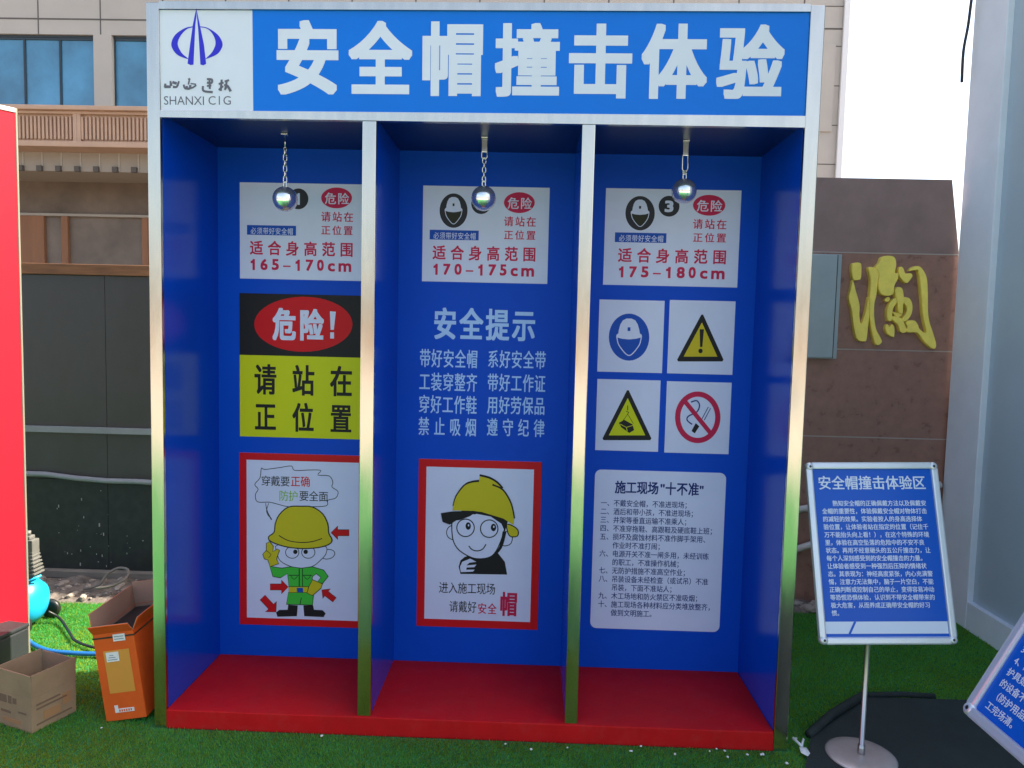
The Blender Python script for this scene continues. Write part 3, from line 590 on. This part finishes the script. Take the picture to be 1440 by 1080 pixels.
# ------------------------------------------------------------------ left foreground: cartons, black case, red board
M_CARD = mat('brown_cardboard', (.30, .215, .125), .85, var=.12, vscale=9, bump=.05, bscale=40); M_CARDD = mat('cardboard_edge', (.20, .13, .08), .9)
M_PRINTB = mat('cardboard_print', (.17, .11, .07), .85); M_PRINTO = mat('cardboard_orange_print', (.36, .20, .09), .85)
def carton(origin, ang, w, d, h, lean, outer, inner, flaps, th=.004, name='box', fl=.08):
    """open carton: walls with thickness, floor and four hinged flaps (angle from upright, outward positive)"""
    R = Matrix.Translation(origin) @ Matrix.Rotation(ang, 4, 'Z') @ Matrix.Rotation(lean, 4, 'Y')
    b = MB()
    b.box(0, w, 0, th, 0, h, outer, mtx=R); b.box(0, w, d-th, d, 0, h, outer, mtx=R); b.box(0, th, th, d-th, 0, h, outer, mtx=R); b.box(w-th, w, th, d-th, 0, h, outer, mtx=R); b.box(th, w-th, th, d-th, .001, th, inner, mtx=R)
    i = .0012
    b.box(th, w-th, th, th+i, th, h-.001, inner, mtx=R); b.box(th, w-th, d-th-i, d-th, th, h-.001, inner, mtx=R); b.box(th, th+i, th+i, d-th-i, th, h-.001, inner, mtx=R); b.box(w-th-i, w-th, th+i, d-th-i, th, h-.001, inner, mtx=R)
    F = []
    for side, an, ln in flaps:
        if side == 'front': H = R @ Matrix.Translation((0, 0, h)) @ Matrix.Rotation(rad(an), 4, 'X'); L = w
        if side == 'back': H = R @ Matrix.Translation((w, d, h)) @ Matrix.Rotation(math.pi, 4, 'Z') @ Matrix.Rotation(rad(an), 4, 'X'); L = w
        if side == 'left': H = R @ Matrix.Translation((0, d, h)) @ Matrix.Rotation(-math.pi/2, 4, 'Z') @ Matrix.Rotation(rad(an), 4, 'X'); L = d
        if side == 'right': H = R @ Matrix.Translation((w, 0, h)) @ Matrix.Rotation(math.pi/2, 4, 'Z') @ Matrix.Rotation(rad(an), 4, 'X'); L = d
        q = MB(); q.box(.001, L-.001, 0, th*.55, .0005, ln, outer, mtx=H); q.box(.001, L-.001, th*.55, th, .0005, ln, inner, mtx=H); F.append(q)
    return b, F, R
fp, lp, rp = Vector((-.432, -.07)), Vector((-.597, -.009)), Vector((-.392, .095))
t = thing('cardboard_box', (-.45, 0, 0), 'open worn brown cardboard box on the turf at lower left', 'box', None)
ang = math.atan2(-.062, .168)
b, F, R = carton(Vector((lp.x, lp.y, .002)), ang, .176, .163, .122, 0, M_CARD, M_CARD, [('front', 3, .082), ('right', 2, .082), ('left', 4, .08), ('back', 3, .075)], name='cardboard_box')
b.build('body', t)
for q in F: q.build('flap', t)
q = MB()
for (x0, z0, x1, z1, m) in ((.012, .085, .05, .112, M_PRINTB), (.058, .085, .075, .112, M_PRINTB), (.082, .088, .10, .108, M_PRINTB), (.02, .05, .07, .058, M_PRINTB), (.03, .02, .12, .032, M_PRINTO), (.11, .06, .15, .066, M_PRINTB)):
    q.box(x0, x1, -.0012, -.0002, z0, z1, m, mtx=R)
for (y0, z0, y1, z1, m) in ((.02, .09, .12, .096, M_PRINTB), (.02, .075, .15, .081, M_PRINTB), (.05, .03, .12, .06, M_PRINTO), (.02, .02, .17, .026, M_PRINTB), (.13, .05, .165, .09, M_PRINTO)):
    q.box(.1762, .1770, y0*.86, y1*.86, z0, z1, m, mtx=R)
q.build('print', t)

M_ORG = mat('orange_carton_print', (.68, .105, .016), .5, spec=.2, var=.08, vscale=9); M_LORG = mat('pale_orange_label', (.62, .27, .04), .5); M_INNER = mat('carton_inside', (.33, .22, .15), .85, var=.08); M_LBL = mat('white_sticker', (.72, .72, .68), .5); M_GREY = mat('grey_sticker_print', (.22, .25, .28), .5)
t = thing('carton', (-.16, .1, 0), 'tall orange carton with open flaps leaning against the left booth post', 'box')
ang = rad(3)
b, F, R = carton(Vector((-.226, .021, .003)), ang, .142, .30, .318, rad(-8), M_ORG, M_INNER, [('front', 38, .045), ('left', 3, .075), ('back', 4, .085), ('right', 28, .05)], name='orange_carton')
b.build('body', t)
for q in F: q.build('flap', t)
q = MB(); q.box(.028, .118, -.0012, -.0002, .10, .255, M_LORG, mtx=R); q.build('front_label', t)
q = MB(); q.box(.036, .080, -.0022, -.0014, .215, .249, M_LBL, mtx=R)
for i in range(3): q.box(.040+.004*i, .074-.006*i, -.0028, -.0024, .221+.008*i, .2235+.008*i, M_GREY, mtx=R)
q.build('sticker', t)
q = MB(); q.box(.070, .112, -.0024, -.0016, .287, .312, M_LBL, mtx=R)
for i in range(2): q.box(.074, .107, -.003, -.0026, .293+.009*i, .296+.009*i, M_GREY, mtx=R)
q.build('sticker', t)
q = MB(); q.box(.036, .104, -.0014, -.0004, .028, .042, M_LBL, .004*.2, mtx=R); q.box(.036, .048, -.0012, -.0003, .0425, .055, M_LBL, mtx=R)
for i in range(6): q.box(.051+i*.008, .056+i*.008, -.002, -.0016, .031, .039, M_ORG, mtx=R)
q.build('printed_badge', t)
q = MB(); q.box(-.0015, .1435, -.0013, .3013, .300, .3055, M_PLAST, mtx=R); q.build('strap', t)

t = thing('equipment_case', (-.93, .3, 0), 'black plastic case standing before the red board', 'case')
M_CASE = mat('dark_case', (.022, .026, .028), .55, var=.2, vscale=6, bump=.05, bscale=90)
RM = Matrix.Translation((-.778, .41, .002)) @ Matrix.Rotation(rad(-10), 4, 'Z')
b = MB(); b.box(-.26, 0, -.2, 0, 0, .165, M_CASE, .008, mtx=RM); b.build('body', t)
b = MB(); b.box(-.262, .002, -.202, .002, .1665, .182, M_CASE, .005, mtx=RM); b.build('lid', t)
b = MB(); b.tube([RM @ Vector(p) for p in ((-.17, -.1, .182), (-.17, -.1, .197), (-.09, -.1, .197), (-.09, -.1, .182))], .005, M_CASE, n=8); b.build('handle', t)

M_REDB = mat('red_board_film', (.58, .012, .026), .5, spec=.2, var=.05, vscale=3, bump=.02, bscale=3); M_TRIM = mat('white_board_trim', (.7, .7, .68), .4); M_EDGE = mat('olive_board_edge', (.24, .22, .16), .5)
t = thing('red_board', (-1.05, .26, 0), 'tall bright red display board with white edging at the left border', 'board')
RM = Matrix.Translation((-.866, .518, 0)) @ Matrix.Rotation(rad(234), 4, 'Z')      # +x runs along the board towards the viewer
b = MB(); b.box(.012, 1.3, -.0, .05, .012, 2.24, M_REDB, .002, mtx=RM); b.build('panel', t)
b = MB(); b.box(.004, .0115, -.002, .052, 0, 2.258, M_EDGE, .002, mtx=RM); b.box(.0117, 1.3, -.004, .054, 2.2405, 2.258, M_TRIM, .003, mtx=RM); b.build('edging', t)

# compressor behind the red board
M_CYAN = mat('cyan_tank_paint', (.01, .36, .62), .35, var=.05); M_CAST = mat('cast_aluminium', (.17, .165, .15), .55, .3, var=.15, vscale=20)
t = thing('air_compressor', (-1.12, .80, 0), 'small bright blue air compressor half hidden behind the red board', 'air compressor')
b = MB(); b.lathe([(0, .155), (.03, .152), (.06, .144), (.09, .125), (.108, .09), (.113, .06), (.113, -.26), (.108, -.29), (.06, -.34), (0, -.355)], (-1.14, .80, .118), (1, .0, 0), M_CYAN, n=40); b.build('tank', t)
b = MB(); b.tube([(-1.17, .74, .220), (-1.03, .76, .228), (-.985, .79, .246)], .006, M_CYAN, n=8); b.build('carry_handle', t)
b = MB()
for k in range(9): z = .252+k*.0165; w = .036-.0016*k; b.box(-1.095, -1.000-.0026*k, .80-w, .80+w, z, z+.008, M_CAST, .002)
b.box(-1.08, -1.015, .775, .825, .228, .412, M_CAST, .004); b.box(-1.07, -1.03, .78, .82, .412, .43, M_CAST, .006); b.lathe([(0, 0), (.012, 0), (.012, .02), (0, .02)], (-1.05, .80, .43), (0, 0, 1), M_CAST, n=16); b.build('cylinder_head', t)
for y in (.70, .90):
    b = MB(); b.lathe([(0, -.012), (.035, -.012), (.045, -.008), (.045, .008), (.035, .012), (0, .012)], (-1.02, y, .046), (0, 1, 0), M_PLAST, n=28); b.build('wheel', t)
M_BLK = mat('black_cable_sheath', (.012, .012, .012), .5); M_HOSE = mat('blue_hose_rubber', (.01, .12, .36), .4)
b = MB(); b.tube(smooth_path([(-.985, .83, .06), (-.93, .83, .028), (-.80, .70, .02), (-.72, .62, .019), (-.60, .56, .02), (-.45, .53, .02), (-.30, .60, .02), (-.1, .68, .02)], 6), .006, M_BLK, n=8)
tag(b.build('power_cable', origin=(-.7, .6, 0)), 'thin black cable trailing over the sunlit turf from the compressor', 'cable')
b = MB(); b.tube(smooth_path([(-1.05, .70, .10), (-.95, .62, .03), (-.80, .53, .018), (-.66, .505, .018), (-.50, .51, .018), (-.38, .53, .018), (-.2, .6, .018)], 6), .0095, M_HOSE, n=10)
tag(b.build('air_hose', origin=(-.6, .5, 0)), 'blue air hose lying on the sunlit turf behind the cartons', 'hose')
M_WIRE = mat('rusty_grey_wire', (.15, .13, .115), .7)
b = MB(); b.tube(smooth_path([(-1.05, 1.2, .03), (-.98, 1.22, .05), (-.95, 1.25, .10), (-.90, 1.27, .125), (-.84, 1.25, .12), (-.83, 1.2, .09), (-.88, 1.15, .07), (-.95, 1.14, .06)], 6), .007, M_WIRE, n=8)
tag(b.build('bent_wire', origin=(-.95, 1.2, 0)), 'loop of bent grey wire lying on the rubble below the hoarding', 'wire')

# ------------------------------------------------------------------ dark hoarding behind, left
M_HOARD = mat('dark_hoarding_sheet', (.034, .033, .031), .45, var=.4, vscale=3, rvar=.1, stretch=(1, 1, .6)); M_HOARDB = mat('black_weathered_sheet', (.011, .012, .010), .6, var=.6, vscale=22)
M_FLECK = mat('pale_paint_fleck', (.3, .3, .28), .8); M_RUST = mat('rusty_timber', (.20, .085, .035), .8, var=.35, vscale=9, stretch=(.5, 4, 4)); M_RAILG = mat('grey_rail_paint', (.22, .23, .24), .5, var=.1); M_OLDW = mat('weathered_timber', (.17, .145, .12), .85, var=.25, vscale=10, stretch=(.6, 4, 4))
t = thing('hoarding', (-.5, 1.46, 0), 'dark sheet hoarding with grey rails behind the booth', 'fence')
for x0, x1 in ((-4.1, -3.1), (-3.098, -2.064), (-2.062, -1.062), (-1.0605, -.06), (-.058, .95), (.952, 1.95), (1.952, 2.66)):
    MB().box(x0, x1, 1.45, 1.475, .555, 1.668, M_HOARD, .002).build('sheet', t); MB().box(x0, x1, 1.448, 1.472, .02, .553, M_HOARDB, .002).build('lower_sheet', t)
MB().box(-4.1, 2.66, 1.435, 1.49, 1.669, 1.727, M_RUST, .004).build('top_rail', t)
MB().box(-4.1, 2.66, 1.428, 1.4475, .812, .846, M_RAILG, .003).build('flat_rail', t)
b = MB(); b.tube([(-4.1+i*.169, 1.432, .562+.018*math.sin(i*.52+.3)+.006*math.sin(i*1.7)) for i in range(41)], .0145, M_RAILG, n=10); b.build('pipe_rail', t)
MB().box(-4.1, 2.66, 1.40, 1.446, .012, .052, M_OLDW, .004).build('foot_board', t)
b = MB()
for i in range(34):
    x = random.uniform(-1.35, -.85); z = random.choice([random.uniform(.03, .22), random.uniform(.03, .3), random.uniform(.2, .5)]); w = random.uniform(.002, .006); h = random.choice([w, w, w*4])
    b.box(x, x+w, 1.4455, 1.4475, z, z+h*.8, M_FLECK, 0)
b.build('paint_fleck', t)

# ------------------------------------------------------------------ brown stone sign wall, right
M_BROWN = mat('brown_polished_stone', (.275, .140, .105), .34, var=.20, vscale=16, rvar=.12); M_BROWN2 = mat('brown_stone_cap', (.25, .160, .142), .42, var=.18, vscale=5)
M_JOINT = mat('pale_joint', (.42, .36, .32), .8); M_GOLD = mat('yellow_painted_relief', (.92, .73, .13), .35, var=.12, vscale=14)
t = thing('stone_wall', (3.05, 1.42, 0), 'brown polished stone wall with a raised yellow character', 'wall')
def slab(z0, z1, x0, xa, xb, m, y=1.42, th=.24):
    V = [(x0, y, z0), (xa, y, z0), (xb, y, z1), (x0, y, z1), (x0, y+th, z0), (xa, y+th, z0), (xb, y+th, z1), (x0, y+th, z1)]
    return MB().add(V, [(0, 1, 2, 3), (5, 4, 7, 6), (4, 0, 3, 7), (1, 5, 6, 2), (3, 2, 6, 7), (4, 5, 1, 0)], m)
edge = lambda z: 3.384+(2.249-z)*.157
for z0, z1, m in ((0, .903, M_BROWN), (.909, 1.365, M_BROWN), (1.371, 1.866, M_BROWN), (1.872, 2.249, M_BROWN2)): slab(z0, z1, 2.672, edge(z0), edge(z1), m).build('slab', t)
for z in (.903, 1.365, 1.866): slab(z+.0005, z+.0055, 2.674, edge(z)-.004, edge(z)-.004, M_JOINT, 1.4185, .2).build('joint', t)
# raised character: strokes as rounded swollen bodies
A = Art((0, 1.42, 0), EX, EZ, 1150, 350, 6.752)
def blob(mb, pts, ws, depth=.030):
    P = smooth_path([(*p, w) for p, w in zip(pts, ws)], 6); q = [A.ab(u, v) for u, v, w in P]
    n = len(q); V = []; F = []; K2 = 9
    cap = lambda i: min(1, .45+.3*min(i, n-1-i))
    for i in range(n):
        a = q[max(i-1, 0)]; c = q[min(i+1, n-1)]; tx, tz = c[0]-a[0], c[1]-a[1]; l = math.hypot(tx, tz)+1e-9; nx, nz = -tz/l, tx/l; w = P[i][2]/6.752*.00378/2*1.06*cap(i)
        for k in range(K2):
            an = math.pi*k/(K2-1); ca = math.cos(an); V.append((q[i][0]+nx*w*ca, 1.419-depth*min(1, w/.02+.25)*max(0, math.sin(an))**.5, q[i][1]+nz*w*ca))
    for i in range(n-1):
        for k in range(K2-1): a = i*K2+k; F.append((a, a+1, a+K2+1, a+K2))
    F += [tuple(range(K2)), tuple((n-1)*K2+k for k in range(K2))[::-1]]
    mb.add(V, F, M_GOLD, True)
def cast(mb, pts, depth, inset=5.5):
    P = [np.array(p) for p in smooth_path(pts, 4, True)]; n = len(P)
    area = sum(P[i][0]*P[(i+1) % n][1]-P[(i+1) % n][0]*P[i][1] for i in range(n)); sg = 1 if area > 0 else -1
    N = []
    for i in range(n): t_ = P[(i+1) % n]-P[i-1]; t_ = t_/(np.linalg.norm(t_)+1e-9); N.append(np.array((-t_[1], t_[0]))*sg)
    V = []; F = []
    for ins, dp in ((0, 0), (0, .72), (.35, .93), (1, 1)):
        for i in range(n): a_, b_ = A.ab(*(P[i]+N[i]*inset*ins)); V.append((a_, 1.4195-depth*dp, b_))
    for k in range(3): F += [(k*n+i, k*n+(i+1) % n, (k+1)*n+(i+1) % n, (k+1)*n+i) for i in range(n)]
    F.append(tuple(3*n+i for i in range(n))); mb.add(V, F[:-1], M_GOLD, True); o = len(mb.v)-n; mb.f.append(tuple(o+i for i in range(n))); mb.m.append(mb.mi(M_GOLD)); mb.sm.append(False)
g = MB()
cast(g, [(300, 160), (322, 138), (375, 135), (392, 165), (388, 280), (365, 300), (318, 300), (303, 250)], .030)
cast(g, [(312, 298), (338, 390), (376, 530), (375, 640), (393, 712), (430, 610), (462, 455), (468, 620), (455, 760), (440, 870), (405, 880), (365, 868), (338, 830), (318, 720), (300, 580), (273, 470), (290, 395)], .028)
cast(g, [(457, 182), (530, 190), (555, 230), (545, 320), (535, 430), (515, 520), (512, 640), (530, 760), (560, 820), (585, 880), (552, 915), (520, 900), (495, 820), (478, 720), (465, 600), (468, 440), (478, 300)], .031)
cast(g, [(525, 178), (560, 135), (582, 85), (640, 70), (700, 85), (717, 150), (706, 230), (738, 235), (730, 295), (700, 355), (690, 430), (640, 450), (585, 440), (555, 400), (545, 330), (555, 260), (540, 215)], .034)
cast(g, [(742, 205), (765, 172), (790, 190), (808, 235), (860, 235), (875, 262), (850, 302), (820, 330), (780, 305), (750, 262)], .029)
cast(g, [(845, 212), (875, 176), (930, 168), (970, 200), (1008, 280), (1018, 420), (1020, 600), (1035, 700), (1065, 790), (1095, 900), (1085, 945), (1050, 940), (980, 880), (920, 800), (830, 795), (808, 770), (826, 740), (806, 702), (830, 682), (890, 680), (925, 720), (942, 762), (1003, 800), (985, 700), (968, 600), (955, 420), (940, 290), (925, 212), (890, 208)], .030, 4.5)
cast(g, [(620, 745), (640, 715), (660, 740), (685, 715), (706, 745), (705, 830), (680, 835), (635, 800)], .026); cast(g, [(615, 485), (650, 457), (666, 480), (640, 508)], .024, 3)
cast(g, [(708, 385), (740, 365), (775, 385), (788, 470), (782, 540), (775, 620), (735, 600), (728, 520), (712, 460)], .035)
cast(g, [(712, 470), (680, 490), (646, 540), (632, 610), (640, 680), (672, 684), (680, 640), (690, 570), (725, 510)], .031, 4)
cast(g, [(775, 462), (840, 470), (870, 530), (865, 610), (832, 668), (790, 692), (770, 668), (812, 610), (815, 560), (790, 520), (765, 500)], .032, 4)
cast(g, [(665, 655), (700, 640), (770, 660), (808, 735), (815, 785), (785, 800), (755, 780), (735, 722), (700, 690)], .029, 4)
cast(g, [(690, 600), (740, 610), (775, 600), (770, 640), (720, 645)], .027, 3)
g.build('relief_character', t)
M_CAB = mat('grey_cabinet_paint', (.30, .36, .38), .4, var=.06)
t = thing('metal_cabinet', (2.74, 1.40, 1.58), 'pale grey metal cabinet fixed to the brown stone wall', 'cabinet')
MB().box(2.66, 2.822, 1.36, 1.4175, 1.318, 1.852, M_CAB, .003).build('body', t); MB().box(2.662, 2.797, 1.353, 1.3595, 1.324, 1.846, M_CAB, .002).build('door', t)
MB().box(2.7985, 2.8015, 1.3555, 1.3595, 1.322, 1.848, M_BLK).build('door_gap', t)
M_PIPE = mat('white_pipe_paint', (.62, .60, .58), .4, var=.08)
t = thing('pipe_handrail', (3.0, 1.3, 0), 'white pipe handrail in front of the brown stone wall', 'handrail')
for za, zb in ((.515, .672), (.292, .556)):
    b = MB(); b.tube([(2.60, 1.39, za-.015), (3.41, 1.39, zb)], .0175, M_PIPE, n=14); b.build('rail', t)
for x in (2.95,): b = MB(); b.tube([(x, 1.39, 0), (x, 1.39, .57)], .016, M_PIPE, n=12); b.build('upright', t)

# ------------------------------------------------------------------ white kiosk, right
M_KIO = mat('kiosk_frame_paint', (.70, .75, .81), .35, var=.04); M_KIO2 = mat('kiosk_panel_film', (.39, .48, .54), .3, var=.05, vscale=2)
t = thing('display_kiosk', (4.4, -.5, 0), 'tall pale grey kiosk wall at the right with a framed teal grey panel', 'kiosk')
XK = 3.43
MB().box(XK+.03, XK+1.9, -1.4, 1.385, .01, 4.28, M_KIO2).build('panel', t)
for y0, y1 in ((1.135, 1.402), (-1.5, -1.25)): MB().box(XK, XK+.06, y0, y1, 0, 4.3, M_KIO, .004).build('frame_post', t)
MB().box(XK+.0015, XK+.06, -1.2495, 1.1345, 0, .14, M_KIO, .004).build('bottom_rail', t); MB().box(XK+.0015, XK+.06, -1.2495, 1.1345, 4.05, 4.3, M_KIO, .004).build('top_rail', t)
MB().box(XK+.061, XK+1.95, 1.3855, 1.402, 0, 4.3, M_KIO, .004).build('end_board', t); MB().box(XK+.061, XK+1.95, -1.5, 1.385, 4.281, 4.32, M_KIO, .004).build('roof', t)
b = MB(); b.tube(smooth_path([(3.415, 1.35, 3.45), (3.39, 1.36, 3.15), (3.385, 1.37, 3.0), (3.37, 1.37, 2.87), (3.372, 1.37, 2.72)], 5), .007, M_BLK, n=8)
tag(b.build('loose_cable', origin=(3.39, 1.36, 3)), 'black cable dangling against the sky beside the kiosk wall', 'cable')
b = MB(); e = Vector((2.2, .0, .016))
b.tube([(2.19, .035, .03), (2.205, .012, .022), (2.21, .0, .018)], .005, M_TRIM, n=6); b.tube([(2.225, .03, .03), (2.214, .012, .022), (2.21, .0, .018)], .004, M_TRIM, n=6)
b.add([(2.198, -.005, .02), (2.222, -.004, .02), (2.226, -.03, .015), (2.212, -.046, .013), (2.195, -.03, .015), (2.21, -.02, .026)], [(0, 1, 5), (1, 2, 5), (2, 3, 5), (3, 4, 5), (4, 0, 5)], M_TRIM)
tag(b.build('plastic_scrap', origin=(2.21, 0, 0)), 'twisted white plastic scrap on the turf beside the booth corner', 'litter')

# ------------------------------------------------------------------ building behind
M_CLAD = mat('beige_stone_cladding', (.42, .385, .33), .6, var=.07, vscale=1.3); M_SEAM = mat('dark_seam', (.10, .09, .08), .8); M_GLASS = mat('tinted_glass', (.055, .21, .34), .06, spec=.9, var=.4, vscale=.9)  # broad noise in the glass colour stands in for uneven reflections
M_WFR = mat('dark_window_frame', (.03, .045, .055), .4); M_FRZ = mat('pinkish_frieze', (.46, .30, .20), .65, var=.08, vscale=3); M_SOF = mat('grey_beige_soffit', (.33, .29, .235), .7, var=.06, vscale=2)
M_TAUPE = mat('taupe_render', (.145, .108, .078), .75, var=.35, vscale=1.6); M_TAUPE2 = mat('grey_taupe_panel', (.155, .122, .094), .7, var=.32, vscale=1.6); M_OCH = mat('ochre_pilaster', (.25, .112, .052), .7, var=.2, vscale=2.5, stretch=(3, 3, .4)); M_ROOM = mat('pale_blind', (.32, .42, .48), .6)
bl = thing('office_building', (0, 12, 0), 'beige stone office building with tinted windows and a fluted frieze behind the booth', 'building')
XE = 5.7
b = MB(); YF = 8.5
b.box(-14, XE, YF, 20, 5.69, 14, M_CLAD); b.box(-14, XE, YF+.4, 20, 0, 5.689, M_CLAD)
b.box(5.0, XE, YF, YF+.399, 0, 5.689, M_CLAD)
for z in (5.9, 6.75, 7.6): b.box(-14, XE-.01, YF-.004, YF+.002, z, z+.022, M_SEAM)
for k in range(20): b.box(-12.8+k*.94, -12.782+k*.94, YF-.003, YF+.002, 5.69, 9, M_SEAM)
for k in range(12): b.box(4.99, XE, YF-.003, YF+.002, .62+.56*k, .633+.56*k, M_SEAM)
b.box(5.02, 5.032, YF-.0035, YF+.002, 0, 5.69, M_SEAM); b.build('wall', bl)
MB().box(XE-.07, XE+.015, YF-.05, YF-.006, 3.4, 14, M_TRIM, .008).build('corner_trim', bl)
# window band with pillars
x = -13.96; k = 0
PIL = [-5.24+3.55*i for i in range(-3, 4)]
for p in PIL:
    MB().box(p-.135, p+.135, YF-.02, YF+.399, 4.45, 5.688, M_CLAD, .004).build('pillar', bl)
for i in range(len(PIL)-1):
    x0, x1 = PIL[i]+.14, PIL[i+1]-.14; n = 6; w = (x1-x0)/n; 
    if x1 > 5: x1 = 4.98; w = (x1-x0)/n
    for j in range(n):
        a, c = x0+j*w, x0+(j+1)*w; fr = MB(); z0, z1 = 4.50, 5.66
        fr.box(a+.002, a+.014, YF+.05, YF+.10, z0, z1, M_WFR); fr.box(c-.014, c-.002, YF+.05, YF+.10, z0, z1, M_WFR); fr.box(a+.014, c-.014, YF+.05, YF+.10, z0, z0+.04, M_WFR); fr.box(a+.014, c-.014, YF+.05, YF+.10, z1-.03, z1, M_WFR)
        f = fr.build('window', bl); MB().box(a+.0145, c-.0145, YF+.07, YF+.08, z0+.0405, z1-.0305, M_GLASS).build('pane', f)
    MB().box(x0, x1, YF+.04, YF+.12, 5.6605, 5.6885, M_WFR).build('window_head', bl)
# frieze balcony
for nm, y, z0, z1 in (('cap_moulding', 7.24, 4.23, 4.29), ('cap_moulding', 7.29, 4.19, 4.2295), ('base_moulding', 7.27, 3.755, 3.83)): MB().box(-14, 4.3, y, 8.49, z0+.0003, z1, M_FRZ, .01).build(nm, bl)
b = MB(); b.box(-14, 4.3, 7.34, 8.49, 3.83, 4.19, M_FRZ); x = -7.2
while x < 4.2:
    r = (x+4.49+14*1.0) % 1.35
    if r > .12: b.box(x, x+.028, 7.305, 7.3395, 3.86, 4.16, M_FRZ, .006)
    else: b.box(x, x+.05, 7.30, 7.3395, 3.83, 4.19, M_FRZ)
    x += .0535
b.build('frieze', bl)
b = MB(); b.box(-14, 4.3, 7.6, 8.49, 3.50, 3.7545, M_SOF)
for k in range(45): xx = -8.0+k*.27-.02; b.box(xx, xx+.018, 7.592, 7.5995, 3.51, 3.7545, M_CLAD)
b.build('soffit_beam', bl)
for k in range(39):
    xx = -6.17+k*.265; MB().box(xx, xx+.07, 7.55, 7.598, 3.49, 3.565, M_SEAM, .004).build('dentil', bl)
b = MB(); b.box(-14, 5.2, 8.35, 8.499, 3.03, 3.4995, M_TAUPE); b.build('upper_wall', bl)
MB().box(-14, 5.2, 8.30, 8.499, 2.99, 3.0295, M_SOF, .006).build('ledge', bl)
b = MB(); b.box(-14, 4.99, 8.36, 8.499, 0, 2.9895, M_TAUPE2); b.build('lower_wall', bl)
for x0, x1 in ((-6.45, -6.06), (-5.80, -5.70), (-4.58, -4.49), (-3.3, -2.9), (-2.1, -2.0), (-.9, -.8), (.3, .7), (1.6, 1.7), (2.9, 3.0), (4.1, 4.5)): MB().box(x0, x1, 8.30, 8.3595, 0, 2.9893, M_OCH, .006).build('pilaster', bl)

# houses on the far side of the square, met only in the reflections of the steel and chrome
M_FARW = mat('terracotta_render', (.38, .28, .22), .8, var=.15, vscale=.6); M_FARG = mat('pale_render', (.62, .56, .48), .8, var=.1, vscale=.6)
b = MB(); b.box(-22, 26, -34, -26, -.012, 2.0, M_FARW); b.build('far_terrace', origin=(2, -30, 0)); tag(bpy.data.objects['far_terrace'], 'long low terracotta terrace across the square facing the booth', 'building')
